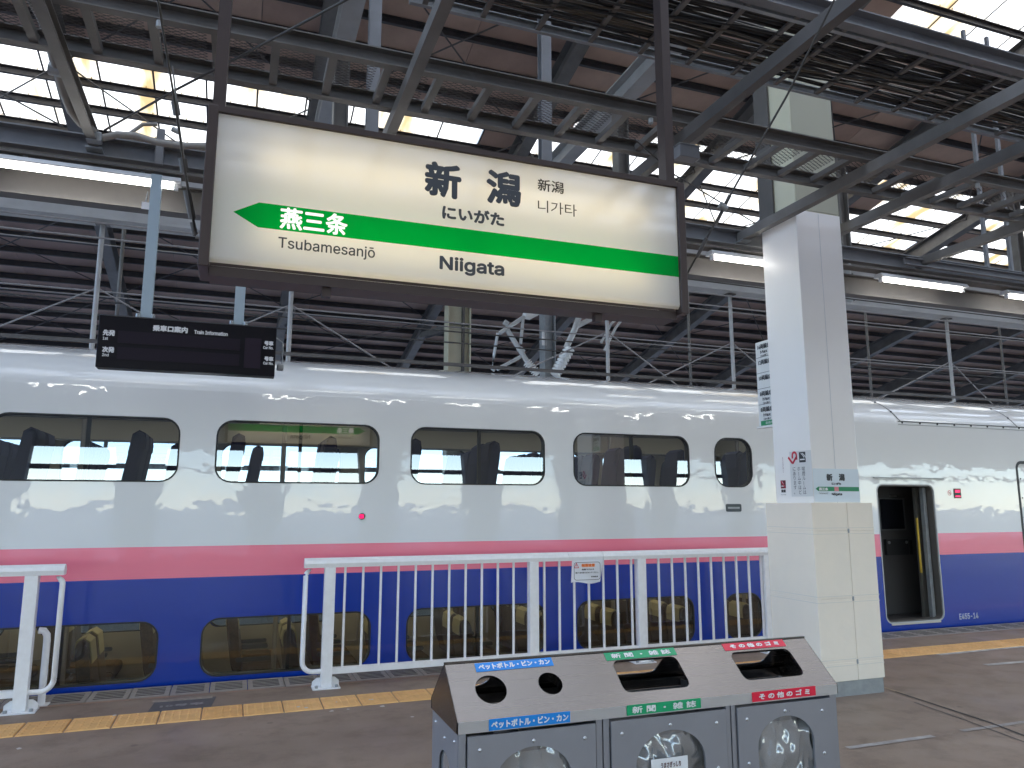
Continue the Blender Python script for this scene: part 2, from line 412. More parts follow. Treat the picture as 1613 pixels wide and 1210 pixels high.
def vtext(body, m, parent, top, u, v, size, pitch, bold=0, name='lettering'):
    """vertical column of characters, joined into one piece of print"""
    u, v = Vector(u).normalized(), Vector(v).normalized(); n = u.cross(v).normalized(); b = MB(); top = Vector(top)
    for i, ch in enumerate(body):
        vs, fs = glyphs(ch, False)
        q = [Vector((p.y, -p.x+.8, 0)) if ch == 'ー' else p for p in vs]
        o = top - v*(pitch*i)
        k = size*1.08
        b.add([o + u*((p.x-.5)*k) + v*((p.y-.85)*k) + n*.0012 for p in q], fs)
    return b.build(name, m, parent)
def sheet(name, m, parent, pts, n, t=.001, lift=.0006):
    n = Vector(n).normalized(); b = MB(); k = len(pts); pts = [Vector(p) for p in pts]
    b.add([p+n*lift for p in pts]+[p+n*(lift-t) for p in pts], [tuple(range(k)), tuple(reversed(range(k, 2*k)))]+[(i, (i+1) % k, k+(i+1) % k, k+i) for i in range(k)])
    return fixn(b.build(name, m, parent))

# ================================================================ the setting
YE = 8.42            # platform edge
YT = 8.50            # train side
b = MB(); b.add([(-600, -600, -1.4), (600, -600, -1.4), (600, 600, -1.4), (-600, 600, -1.4)], [(0, 1, 2, 3)])
tag(b.build('ground', 'ballast'), kind='structure')
platform = MB().box((-30, -3.6, -1.38), (40, YE-.46, 0)).build('platform', 'asphalt')
tag(platform, kind='structure')
MB().box((-30, YE-.46, -1.38), (40, YE-.03, -.22)).build('edge_beam', 'slot', platform)  # beam coloured dark to put shade into the slots above
# edge plates with drain slots, each a cast piece
def edge_plate():
    L, D = .345, .42
    m = MB(); x0, x1, y0, y1 = -L/2+.004, L/2-.004, -D/2, D/2
    loops = [[(x0, y0), (x1, y0), (x1, y1), (x0, y1)]]
    for k in range(5):
        yy = y0+.075+k*.062
        loops.append([(x0+.045, yy), (x0+.045, yy+.026), (x1-.045, yy+.026), (x1-.045, yy)])
    m.poly(loops, lambda a, c_, d: (a, c_, d), -.026)
    o = fixn(link('edge_plate', m.mesh('edge_plate'), 'grate', platform)); o.data.materials.append(M['slot'])
    for f in o.data.polygons:
        if abs(f.normal.z) < .5 and abs(f.center.x) < x1-.02 and abs(f.center.y) < y1-.01: f.material_index = 1
    return o
ep = edge_plate(); first = True
x = -3.4
while x < 13.4:
    o = ep if first else ep.copy()
    if not first: COL.objects.link(o)
    first = False
    o.location = (x, YE-.23, .002+random.uniform(-.0015, .0015)); o.rotation_euler.z = random.uniform(-.004, .004); x += .345
# tactile tiles with real domes
def tact():
    L, D = .328, .39; m = MB(); x0, x1, y0, y1 = -L/2+.003, L/2-.003, -D/2+.002, D/2-.002; z = .009; c_ = .006
    m.add([(x0, y0, 0), (x1, y0, 0), (x1, y1, 0), (x0, y1, 0), (x0+c_, y0+c_, z), (x1-c_, y0+c_, z), (x1-c_, y1-c_, z), (x0+c_, y1-c_, z)],
          [(4, 5, 6, 7), (0, 1, 5, 4), (1, 2, 6, 5), (2, 3, 7, 6), (3, 0, 4, 7)])
    for i in range(5):
        for j in range(6):
            cx, cyy = x0+.036+i*.0625, y0+.04+j*.0615
            vs = []; n = 6
            for rr, zz in ((.0135, z), (.0085, z+.0045)):
                vs += [(cx+rr*math.cos(2*math.pi*k/n), cyy+rr*math.sin(2*math.pi*k/n), zz) for k in range(n)]
            m.add(vs, [tuple(range(n, 2*n))]+[(k, (k+1) % n, n+(k+1) % n, n+k) for k in range(n)], True)
    return link('tactile_tile', m.mesh('tactile_tile'), 'tactile', platform)
tt = tact(); first = True; x = -3.62
tmats = [M['tactile'], mat('tactile tile b', (.82, .48, .185), .72, noise=(7, .8, (.60, .34, .13))), mat('tactile tile c', (.74, .41, .145), .7, noise=(11, .8, (.54, .30, .11)))]
tmeshes = [tt.data]
for mm in tmats[1:]:
    d = tt.data.copy(); d.materials.clear(); d.materials.append(mm); tmeshes.append(d)
while x < 13.4:
    o = tt if first else tt.copy()
    if not first: COL.objects.link(o); o.data = random.choice(tmeshes)
    first = False
    o.location = (x, 7.2, .001); x += .3295
# stainless strip beside the plates, worn floor paint, expansion groove
MB().box((-4, YE-.50, 0), (13.4, YE-.462, .0035)).build('edge_strip', mat('rusty strip', (.32, .20, .14), .7, noise=(4, .8, (.17, .13, .11))), platform)
def floor_line(px, m, w, z=.004, name='painted_line'):
    pts = [onz(x_, y_, 0) for x_, y_ in px]; q = MB(); vs = []
    for i, p in enumerate(pts):
        d = (pts[min(i+1, len(pts)-1)]-pts[max(i-1, 0)]).normalized(); s_ = Vector((-d.y, d.x, 0))*w/2
        vs += [p+s_+Vector((0, 0, z)), p-s_+Vector((0, 0, z))]
    q.add(vs, [(2*i, 2*i+1, 2*i+3, 2*i+2) for i in range(len(pts)-1)])
    return q.build(name, m, platform)
floor_line([(1478, 1032), (1660, 1014)], 'line_white', .075)
floor_line([(1552, 1048), (1680, 1037)], 'line_white', .075)
floor_line([(1335, 1179), (1470, 1160)], 'line_grey', .055)
floor_line([(1515, 1152), (1620, 1137)], mat('faded paint', (.38, .35, .33), .8, noise=(12, .9, (.25, .215, .185))), .05)
floor_line([(1392, 1083), (1424, 1094)], mat('tape remnant', (.36, .28, .19), .7), .035)
floor_line([(1410, 1090), (1480, 1113), (1560, 1139), (1640, 1170)], mat('joint filler', (.035, .032, .03), .7), .022, .0045, 'expansion_joint')
floor_line([(1440, 1107), (1520, 1135), (1620, 1172)], mat('joint filler b', (.05, .046, .043), .8), .012, .0042, 'expansion_joint')
# worn boarding mark with the car number
pm = [onz(x_, y_, 0) for x_, y_ in ((231, 1124), (331, 1117), (341, 1098), (246, 1104))]
q = MB().add([Vector((p.x, p.y, .004)) for p in pm], [(0, 1, 2, 3)]).build('boarding_mark', mat('worn mark', (.115, .11, .112), .75, noise=(8, .8, (.07, .065, .063))), platform)
pc = onz(288, 1102.5, 0)
MB().box((pc.x-.25, pc.y-.035, .004), (pc.x+.25, pc.y+.04, .0065)).build('mark_band', mat('worn mark band', (.36, .30, .24), .7, noise=(14, .9, (.13, .12, .11))), platform)
pc = onz(283, 1112, 0)
text('10号車', mat('worn figures', (.30, .29, .28), .7, noise=(20, 1, (.12, .11, .11))), q, Vector((pc.x+.02, pc.y, .0065)), (1, 0, 0), (0, 1, 0), .36, .09, bold=.006)
# chips of pale paint on the tiles and asphalt
q = MB()
for px, py in ((175, 1133), (180, 1129), (470, 1115.5), (482, 1117), (530, 1108), (548, 1118), (522, 1121), (603, 1113), (585, 1104), (1000, 1160), (650, 1130), (30, 1180)):
    p = onz(px, py, 0); z = .0115 if 7.0 < p.y < 7.4 else .004; n = 7; r0 = random.uniform(.012, .028)
    q.add([(p.x+r0*random.uniform(.5, 1.3)*math.cos(2*math.pi*k/n), p.y+r0*random.uniform(.5, 1.3)*math.sin(2*math.pi*k/n), z) for k in range(n)], [tuple(range(n))])
tag(q.build('paint_chips', mat('paint chips', (.55, .52, .48), .7), platform), kind='stuff')

# outer sides of the hall, seen through and reflected in the train windows
def side_wall(Y, top, label):
    w = thing('outer_wall', label, 'wall', (0, Y, -1.4))
    s_ = 1 if Y > 0 else -1
    MB().box((-60, Y, -1.4), (80, Y+.3*s_, -.15)).build('parapet', 'concrete', w)
    MB().box((-60, Y, 3.85 if Y < 0 else 4.2), (80, Y+.2*s_, top)).build('cladding', 'clad', w)
    MB().box((-60, Y-.02*s_, 3.02), (80, Y-.20*s_, 3.2)).build('mid_rail', 'steel_dark', w)
    return w
wb = side_wall(-14.5, 9.3, 'concrete parapet wall with dark cladding above an open strip, mirrored in train windows')
for k in range(-4, 8):
    X = -3.3+4.4*k
    q = MB(); q.poly([[(X-.35, -1.4), (X+.35, -1.4), (X+.9, 4.2), (X-.9, 4.2)]], lambda a, z, d: (a, -14.2+d, z), .45); fixn(q.build('tapered_pier', 'clad', wb))
side_wall(30.4, 6.9, 'concrete parapet wall with cladding beyond the far tracks')

# ================================================================ hall roof
def roofz(Y): return 13.178-.227*Y if Y >= 2 else 13.178-.454+.227*(Y-2)
DY = .72
roof = thing('station_roof', 'dark steel station roof with brown boards, purlins and white skylight rows', 'roof', (0, 2, 12))
XR = [-3.3+4.4*k for k in range(-3, 14)]
# rafters and bottom chords
for X in XR:
    MB().ibeam((X, 2, roofz(2)-.42), (X, 30.2, roofz(30.2)-.42), .26, .42).build('rafter', 'steel', roof)
    if X not in (XR[4], XR[5]): continue
    MB().ibeam((X, 2, 8.25), (X, 19.4, 8.25), .26, .36, .024).build('bottom_chord', 'steel_pale', roof)
    for Y in (8.2, 14.6):
        MB().ibeam((X, Y, 8.46), (X, Y, roofz(Y)-.64), .16, .16, up=(1, 0, 0)).build('web_post', 'steel', roof)
    # knee braces to the far columns
    MB().ibeam((X, 19.4, 6.6), (X, 23.6, roofz(23.6)-.62), .18, .22, up=(1, 0, 0)).build('knee_brace', 'steel', roof)
for X in XR: MB().ibeam((X, 2, roofz(2)-.42), (X, -14.5, roofz(-14.5)-.42), .26, .42).build('rafter', 'steel', roof)
# purlins
kr = range(3, 43)
for k in kr:
    Y = DY*k
    MB().chan((-18, Y, roofz(Y)-.11), (60, Y, roofz(Y)-.11), .07, .15).build('purlin', 'purlin', roof)
for k in range(-20, 3):
    Y = DY*k
    MB().chan((-18, Y, roofz(Y)-.11), (60, Y, roofz(Y)-.11), .07, .15).build('purlin', 'purlin', roof)
# boards and skylight sheets
def is_sky(k, X):
    if k == 19: return X > 7 and (int((X+40)/.94) % 7) not in (2,)
    if 20 <= k < 24:
        if X < 4.4: return True
        if X < 6.0: return k == 20 and X > 5.2
        if X < 13.2: return not (k == 23 and 7.2 < X < 8)
        return (int((X+40)/.94+k) % 6) not in (1,)
    if 12 <= k < 14: return X > 8.5 and (int((X+40)/.94) % 6) not in (0,)
    if -2 <= k < 8 or -8 <= k < -5 or -16 <= k < -13: return True  # unseen overhead rows; the ridge band is added to bring top light down
    return False
def panel_mesh(w, name):
    sl = .227; m = MB(); L = DY+.03
    h = .02
    m.box((-w/2+.006, 0, 0), (w/2-.006, L, h))
    return m.mesh(name)
PW = .94
pm_sky = panel_mesh(PW, 'skylight_sheet'); pm_sky.materials.append(M['skylight'])
pm_b = [panel_mesh(PW*2, 'roof_board')]; pm_b[0].materials.append(M['board'])
for cc, dk in (((.54, .37, .30), (.38, .265, .21)), ((.64, .46, .37), (.46, .33, .27))):
    d = pm_b[0].copy(); d.materials.clear(); d.materials.append(mat('roof board', cc, .85, noise=(1.4, .8, dk))); pm_b.append(d)
pm_b1 = panel_mesh(PW, 'roof_board_short'); pm_b1.materials.append(M['board'])
cand = []
for k in range(-23, 42):
    Y = DY*k
    n = -18
    while n < 64:
        X = (n+.5)*PW
        if is_sky(k, X): cand.append((k, X, 'sky')); n += 1
        elif n % 2 == 0 and not is_sky(k, X+PW): cand.append((k, X+PW/2, 'b2')); n += 2
        else: cand.append((k, X, 'b1')); n += 1
def vis(k, X): return inframe((X, DY*(k+.5), roofz(DY*(k+.5))), 60)
cnt = {'sky': 0, 'b': 0}; rest = {'sky': MB(), 'b': MB()}
for k, X, kind in sorted(cand, key=lambda q: (not vis(q[0], q[1]), abs(q[0]*DY)+abs(q[1]))):
    key = 'sky' if kind == 'sky' else 'b'; Y = DY*k; Z = roofz(Y) if Y >= 2 else roofz(Y)
    sl = math.atan((roofz(Y+DY)-roofz(Y))/DY)
    if cnt[key] < 298 and vis(k, X):
        cnt[key] += 1
        me = pm_sky if key == 'sky' else (random.choice(pm_b) if kind == 'b2' else pm_b1)
        o = bpy.data.objects.new('skylight_sheet' if key == 'sky' else 'roof_board', me); COL.objects.link(o); o.parent = roof
        o.location = Vector((X, Y, Z-.03+random.uniform(0, .008)))-wloc(roof); o.rotation_euler.x = sl
    else:
        w = PW*2 if kind == 'b2' else PW
        x0, x1 = X-w/2+.004, X+w/2-.004; Y1 = Y+DY+.02; Z1 = Z+(Y1-Y)*math.tan(sl)
        rest[key].add([(x0, Y, Z-.01), (x1, Y, Z-.01), (x1, Y1, Z1-.01), (x0, Y1, Z1-.01)], [(0, 1, 2, 3)])
tag(rest['sky'].build('unseen_skylight_sheets', 'skylight', roof), kind='stuff')
tag(rest['b'].build('far_roof_boards', 'board', roof), kind='stuff')
# opaque outer roofing so that no light leaks between boards
def outer(k0, k1, x0, x1, q):
    for k in range(k0, k1):
        Y, Y1 = DY*k, DY*(k+1)
        q.add([(x0, Y, roofz(Y)+.1), (x1, Y, roofz(Y)+.1), (x1, Y1, roofz(Y1)+.1), (x0, Y1, roofz(Y1)+.1)], [(0, 1, 2, 3)])
q = MB()
for k, X, kind in cand:
    if kind == 'sky': continue
    w = PW*2 if kind == 'b2' else PW; Y, Y1 = DY*k, DY*(k+1)
    q.add([(X-w/2, Y, roofz(Y)+.06), (X+w/2, Y, roofz(Y)+.06), (X+w/2, Y1, roofz(Y1)+.06), (X-w/2, Y1, roofz(Y1)+.06)], [(0, 1, 2, 3)])
tag(q.build('outer_roofing', 'clad', roof), kind='stuff')
q = MB()
for k, X, kind in cand:
    if kind == 'sky' and vis(k, X):
        Y, Y1 = DY*k, DY*(k+1); x_ = X+PW/2
        q.add([(x_-.018, Y, roofz(Y)-.034), (x_+.018, Y, roofz(Y)-.034), (x_+.018, Y1, roofz(Y1)-.034), (x_-.018, Y1, roofz(Y1)-.034)], [(0, 1, 2, 3)])
tag(q.build('sheet_laps', 'purlin', roof), kind='stuff')
# hook bolts on the skylight purlins
q = MB()
for k in list(range(20, 25))+[12, 13, 14]:
    Y = DY*k; X = -6.
    while X < 20:
        if (is_sky(k, X) or is_sky(k-1, X)) and random.random() < .9:
            z = roofz(Y)-.02
            q.tube([(X, Y-.05, z-.02), (X, Y-.05, z+.05-.03), (X+.01, Y-.02, z+.01)], .009, 4)
        X += .31+random.uniform(-.02, .02)
tag(q.build('hook_bolts', 'hook', roof), kind='stuff')
# bracing rods in the roof plane
for i in range(2, 8):
    for Y0, Y1 in ((10.1, 14.4), (14.4, 18.7), (18.7, 23.0), (23.0, 27.4)):
        X0, X1 = XR[i], XR[i+1]
        for a, d in ((X0, X1), (X1, X0)):
            MB().tube([(a, Y0, roofz(Y0)-.34), (d, Y1, roofz(Y1)-.34)], .016, 5).build('brace_rod', 'steel_dark', roof)
# far columns carrying the chords
for X in (XR[5],):
    t_ = thing('far_column', 'cream H-section column standing beyond the train under the far roof slope', 'column', (X, 19.4, -1.4))
    for dx in (-.31, .31): MB().box((X+dx-.012, 19.2, -1.4), (X+dx+.012, 19.62, 8.04)).build('flange', 'cream', t_)
    MB().box((X-.298, 19.39, -1.4), (X+.298, 19.42, 8.04)).build('web', 'cream', t_)
    MB().box((X+.10, 19.22, -1.4), (X+.15, 19.38, 8.0)).build('conduit', 'steel_dark', t_)
    for z in (2.2, 4.4, 6.6): MB().box((X-.297, 19.23, z), (X+.297, 19.388, z+.02)).build('stiffener', 'cream_dark', t_)
# long plate girder over the tracks
t_ = thing('track_girder', 'pale plate girder running above the train from end to end', 'girder', (0, 10, 5.2))
MB().box((-12, 9.86, 5.17), (24, 10.16, 5.20)).build('bottom_flange', 'steel_pale', t_)
MB().box((-12, 10.0, 5.20), (24, 10.02, 5.95)).build('web', 'steel_pale', t_)
MB().box((-12, 9.86, 5.95), (24, 10.16, 5.98)).build('top_flange', 'steel_pale', t_)
for X in XR[2:9]:
    MB().box((X-.01, 9.87, 5.2), (X+.01, 9.995, 5.95)).build('stiffener', 'steel_pale', t_)
    MB().ibeam((X, 10.0, 5.98), (X, 10.0, 8.04), .2, .2, up=(1, 0, 0)).build('hanger_post', 'steel', t_)
    q = MB()
    for dx in (-.16, -.08, .08, .16):
        for z in (5.3, 5.42, 5.54, 5.66, 5.78): q.tube([(X+dx, 10.0, z), (X+dx, 9.985, z)], .014, 6)
    tag(q.build('bolts', 'steel', t_), kind='stuff')

# ================================================================ the train
TX0, TX1 = -9.0, 17.0
train = thing('bullet_train', 'white double-deck train with pink band and blue lower side at the platform', 'train', (4, 10.19, -1.25))
UP = [(-4.32, -2.62), (-2.26, -.56), (-.21, 1.51), (1.87, 3.53), (3.91, 5.58), (5.97, 6.57)]
LO = [(-4.40, -2.70), (-2.34, -.63), (-.24, 1.47), (1.86, 3.53), (3.93, 5.57), (6.02, 6.62)]
UZ0, UZ1, LZ0, LZ1 = 1.975, 2.635, .035, .607
DX0, DX1, DZ0, DZ1 = 8.72, 9.80, .10, 2.03
CX0, CX1, CZ0, CZ1 = 11.58, 12.7, .12, 2.43
ZS, AX, BZ, YC = 2.936, 1.69, .62, 10.19
def side_loops(far):
    l = [[(TX0, -1.0), (TX1, -1.0), (TX1, ZS), (TX0, ZS)]]
    for a, d in UP: l.append(rrect(a, d, UZ0, UZ1, .17 if d-a > 1 else .2)[::-1])
    for a, d in LO: l.append(rrect(a, d, LZ0, LZ1, .17 if d-a > 1 else .2)[::-1])
    if not far:
        l.append(rrect(DX0, DX1, DZ0, DZ1, .10)[::-1]); l.append(rrect(CX0, CX1, CZ0, CZ1, .12)[::-1])
    return l
q = MB(); q.poly(side_loops(False), lambda a, z, d: (a, YT+d, z))
NA = 48
arc = []
for k in range(NA+1):
    a = math.pi*k/NA; arc.append((YC-AX*math.cos(a), ZS+BZ*math.sin(a)))
vs = [(x_, y_, z_) for y_, z_ in arc for x_ in (TX0, TX1)]
q.add(vs, [(2*i, 2*i+1, 2*i+3, 2*i+2) for i in range(NA)], True)
q.poly(side_loops(True), lambda a, z, d: (a, 2*YC-YT-d, z))
q.add([(TX0, YT, -1.0), (TX1, YT, -1.0), (TX1, 2*YC-YT, -1.0), (TX0, 2*YC-YT, -1.0)], [(0, 1, 2, 3)])
for X in (TX0, TX1):
    lp = [(YT, -1.0), (2*YC-YT, -1.0)]+[(y_, z_) for y_, z_ in arc[::-1]]
    q.add([(X, y_, z_) for y_, z_ in lp], [tuple(range(len(lp)))])
body = q.build('car_body', 'paint', train)
def ring(name, a, d, z0, z1, r, w, y0, y1, m, parent):
    o_, i_ = rrect(a, d, z0, z1, r), rrect(a+w, d-w, z0+w, z1-w, max(r-w, .01))
    g = MB(); g.poly([o_, i_[::-1]], lambda x_, z, dd: (x_, y0+dd, z), y1-y0)
    return fixn(g.build(name, m, parent))
def window(a, d, z0, z1, m, mull, far=False):
    r = .17 if d-a > 1 else .2
    y = YT+.012 if not far else 2*YC-YT-.012
    g = MB(); g.poly([rrect(a+.004, d-.004, z0+.004, z1-.004, r)], lambda x_, z, dd: (x_, y, z))
    w = g.build('window', m, train)
    ring('window_frame', a-.001, d+.001, z0-.001, z1+.001, r, .016, (YT-.003) if not far else 2*YC-YT-.05, (YT+.07) if not far else 2*YC-YT+.003, 'rubber', w)
    if mull:
        xm = (a+d)/2
        MB().box((xm-.018, y+(.01 if not far else -.05), z0+.015), (xm+.018, y+(.05 if not far else -.01), z1-.015)).build('mullion', 'rubber', w)
    return w
for i, (a, d) in enumerate(UP):
    window(a, d, UZ0, UZ1, 'glass', i < 5); window(a, d, UZ0, UZ1, 'glass', False, True)
for i, (a, d) in enumerate(LO):
    window(a, d, LZ0, LZ1, 'glass_low', i < 5); window(a, d, LZ0, LZ1, 'glass_low', False, True)
# interior shell: floors, ceilings, inner walls
y0, y1 = YT+.09, 2*YC-YT-.09
MB().box((TX0+.1, y0, 1.24), (8.3, y1, 1.34)).build('upper_floor', 'dark_in', train)
MB().box((TX0+.1, y0, -.98), (8.3, y1, -.92)).build('lower_floor', 'dark_in', train)
MB().box((TX0+.1, y0+.02, 2.93), (8.3, y1-.02, 2.96)).build('ceiling', 'cream_in', train)
MB().box((TX0+.1, y0+.02, 1.14), (8.3, y1-.02, 1.17)).build('lower_ceiling', 'cream_in', train)
g = MB()
l = [[(TX0+.1, -.9), (8.3, -.9), (8.3, 2.92), (TX0+.1, 2.92)]]
for a, d in UP: l.append(rrect(a, d, UZ0+.01, UZ1-.02, .12)[::-1])
for a, d in LO: l.append(rrect(a, d, LZ0+.01, LZ1-.02, .12)[::-1])
g.poly(l, lambda x_, z, dd: (x_, y1-.03, z)); g.build('inner_wall', 'cream_in', train)
g = MB(); g.poly(l, lambda x_, z, dd: (x_, y0+.03, z)); g.build('inner_wall', 'cream_in', train)
MB().box((8.3, y0, -.95), (8.36, y1, 2.96)).build('bulkhead', 'cream_in', train)
for yy in (y1-.30,):
    for zz in (2.52, 2.50):
        pass
    MB().box((TX0+.2, yy, 2.62), (8.2, y1-.04, 2.635)).build('luggage_rack', 'cream_in', train)
    MB().tube([(TX0+.2, yy, 2.60), (8.2, yy, 2.60)], .014, 6).build('rack_rail', 'galv', train)
for yy in (y0+.32,):
    MB().box((TX0+.2, y0+.05, 2.66), (8.2, yy, 2.675)).build('luggage_rack', 'cream_in', train)
    MB().tube([(TX0+.2, yy, 2.65), (8.2, yy, 2.65)], .014, 6).build('rack_rail', 'galv', train)
for yy in (9.55, 10.85):
    MB().box((TX0+.3, yy-.05, 2.90), (8.1, yy+.05, 2.925)).build('cabin_lamp', mat('cabin lamp', (.9, .9, .85), .4, emit=(1, .95, .82), estr=.55), train)
    MB().box((TX0+.3, yy-.04, 1.11), (8.1, yy+.04, 1.135)).build('cabin_lamp', mat('cabin lamp low', (.9, .9, .85), .4, emit=(1, .90, .68), estr=.9), train)
# seats: one model, copied through both decks
def seat_model(mname, cover):
    g = MB()
    prof = [(-.05, .40), (.10, .38), (.155, .75), (.20, 1.05), (.185, 1.14), (.13, 1.17), (.075, 1.13), (.05, 1.0), (.0, .70)]
    for _ in range(2):
        np_ = []
        for p0_, p1_ in zip(prof, prof[1:]+prof[:1]):
            np_ += [(p0_[0]*.75+p1_[0]*.25, p0_[1]*.75+p1_[1]*.25), (p0_[0]*.25+p1_[0]*.75, p0_[1]*.25+p1_[1]*.75)]
        prof = np_
    n = 12; w = .215; rings = []
    secs = [(-w, .72), (-w+.006, .84), (-w+.02, .93), (-w+.05, .98), (-w+.09, 1.0), (w-.09, 1.0), (w-.05, .98), (w-.02, .93), (w-.006, .84), (w, .72)]
    cx, cz = .07, .78
    for yy, s_ in secs: rings.append([(cx+(px-cx)*s_, yy, cz+(pz-cz)*(1-(1-s_)*.35)) for px, pz in prof])
    n = len(prof); vs = [v for r_ in rings for v in r_]
    g.add(vs, [(i*n+k, i*n+(k+1) % n, (i+1)*n+(k+1) % n, (i+1)*n+k) for i in range(len(secs)-1) for k in range(n)], True)
    g.add(rings[0], [tuple(range(n))]); g.add(rings[-1], [tuple(reversed(range(n)))])
    s_ = fixn(link('seat', g.mesh('seat'), mname))
    c_ = MB(); rr = rrect(-.50, .06, .30, .44, .05, 3)
    c_.poly([rr], lambda a, z, d: (a, -.21+d, z), .42); cu = fixn(link('cushion', c_.mesh('cushion'), mname, s_))
    a_ = MB()
    for yy in (-.245, .225): a_.poly([rrect(-.36, .06, .55, .60, .022, 3)], lambda a, z, d: (a, yy+d, z), .03)
    ar = fixn(link('armrest', a_.mesh('armrest'), mat('armrest', (.10, .12, .12), .5), s_))
    h_ = MB(); h_.poly([[(.035, .93), (.068, 1.135), (.13, 1.178), (.193, 1.148), (.206, 1.06), (.20, .98), (.185, .98), (.19, 1.06), (.18, 1.135), (.13, 1.165), (.078, 1.125), (.05, .93)]], lambda a, z, d: (a-.004, -.15+d, z+.004), .30)
    hr = fixn(link('headrest_cover', h_.mesh('headrest_cover'), cover, s_))
    return s_
def put_seat(proto, loc, rz, used=[]):
    o = proto.copy(); COL.objects.link(o); o.parent = train; o.location = Vector(loc)-wloc(train); o.rotation_euler.z = rz
    for ch in proto.children:
        k_ = ch.copy(); COL.objects.link(k_); k_.parent = o
    return o
sn = seat_model('navy', mat('navy cover', (.02, .03, .12), .8)); sb = seat_model('brown_seat', 'cover')
for k in range(-2, 11):
    X = -1.10+.985*k*1.0
    if X > 7.8: break
    for yy in (8.90, 9.36): put_seat(sn, (X, yy, 1.34), 0)
    for yy in (10.62, 11.08, 11.5): put_seat(sn, (X+.25, yy, 1.34), 0)
    for yy in (8.90, 9.36): put_seat(sb, (X-.1, yy, -.92+.18), math.pi)
    for yy in (10.62, 11.08, 11.5): put_seat(sb, (X+.3, yy, -.92+.18), math.pi)
for pr in (sn, sb):
    for ch in list(pr.children): bpy.data.objects.remove(ch)
    bpy.data.objects.remove(pr)
# open doorway and vestibule
ring('door_frame', DX0-.014, DX1+.014, DZ0-.014, DZ1+.014, .112, .016, YT-.004, YT+.05, mat('door lip', (.45, .46, .46), .4), train)
ring('door_jamb', DX0-.001, DX1+.001, DZ0-.001, DZ1+.001, .10, .02, YT+.012, YT+.17, mat('door jamb', (.09, .08, .07), .45), train)
vy = 9.15
MB().box((8.36, YT+.1, .02), (10.6, 11.8, .095)).build('vestibule_floor', 'dark_in', train)
MB().box((8.36, YT+.1, 2.12), (10.6, 11.8, 2.16)).build('vestibule_ceiling', 'dark_in', train)
MB().box((10.55, YT+.1, .1), (10.6, 11.8, 2.12)).build('vestibule_wall', 'dark_in', train)
MB().box((8.37, YT+.1, .1), (8.42, 11.8, 2.12)).build('vestibule_wall', 'dark_in', train)
pw = MB().box((8.42, vy, .1), (10.55, vy+.05, 2.12)).build('equipment_wall', 'door_in', train)
ring('panel_frame', 9.38, 9.90, 1.35, 1.85, .012, .02, vy-.022, vy-.001, mat('panel edge', (.16, .16, .165), .35, .5), pw)
MB().box((9.405, vy-.012, 1.375), (9.875, vy-.002, 1.825)).build('panel_glass', mat('dark glass', (.012, .013, .018), .12), pw)
MB().box((9.44, vy-.05, .98), (9.88, vy-.002, 1.22)).build('locker', mat('locker', (.028, .028, .03), .35), pw)
for xx in (9.49, 9.84): MB().tube([(xx, vy-.05, 1.17), (xx, vy-.062, 1.17)], .022, 12).build('lock', 'galv', pw)
MB().box((9.95, vy-.03, .98), (9.98, vy-.002, 1.2)).build('slot_handle', 'black', pw)
MB().box((9.62, vy-.03, 1.87), (9.74, vy-.002, 1.885)).build('small_plate', 'rivet', pw)
# door leaf edge, rails and handrail at the right of the doorway
MB().box((9.70, YT+.10, .10), (9.76, YT+.16, 2.0)).build('door_track', 'galv', train)
MB().box((9.68, YT+.22, .10), (9.79, YT+.27, 2.0)).build('door_leaf', mat('door leaf', (.10, .095, .085), .4), train)
MB().tube([(9.62, YT+.17, .75), (9.62, YT+.17, 1.55)], .016, 10).build('handrail', 'yellow_bar', train)
MB().box((8.80, YT-.012, DZ0-.035), (9.72, YT+.1, DZ0-.012)).build('door_sill', mat('sill plate', (.5, .47, .42), .35, .8), train)
# rain gutter over the door, lamp and pictogram beside it
pa, pb = ony(1375, 752, YT), ony(1485, 754.5, YT)
MB().bar((pa.x, YT-.012, (pa.z+pb.z)/2), (pb.x, YT-.012, (pa.z+pb.z)/2), .022, .016).build('rain_gutter', mat('gutter', (.36, .38, .39), .4), train)
p = ony(1508, 776, YT)
lb = MB().box((p.x-.075, YT-.008, p.z-.085), (p.x+.065, YT+.002, p.z+.06)).build('door_lamp', 'black', train)
MB().box((p.x-.055, YT-.011, p.z-.0), (p.x+.045, YT-.0085, p.z+.04)).build('lamp_lens', 'red_lens', lb)
MB().box((p.x-.055, YT-.011, p.z-.068), (p.x+.045, YT-.0085, p.z-.045)).build('lamp_lens', 'red_lens', lb)
p = ony(1495.5, 776.5, YT)
g = MB(); cir = [(.038*math.cos(2*math.pi*k/20), .038*math.sin(2*math.pi*k/20)) for k in range(20)]; ci = [(a*.8, d*.8) for a, d in cir]
g.poly([cir, ci[::-1]], lambda a, z, d: (p.x+a, YT-.0015, p.z+z)); g.add([(p.x-.027, YT-.0015, p.z+.022), (p.x-.022, YT-.0015, p.z+.027), (p.x+.027, YT-.0015, p.z-.022), (p.x+.022, YT-.0015, p.z-.027)], [(0, 1, 2, 3)])
g.add([(p.x-.02, YT-.0012, p.z-.006), (p.x+.02, YT-.0012, p.z-.006), (p.x+.02, YT-.0012, p.z+.004), (p.x-.02, YT-.0012, p.z+.004)], [(0, 1, 2, 3)])
g.build('no_smoking_mark', 'red_ink', train)
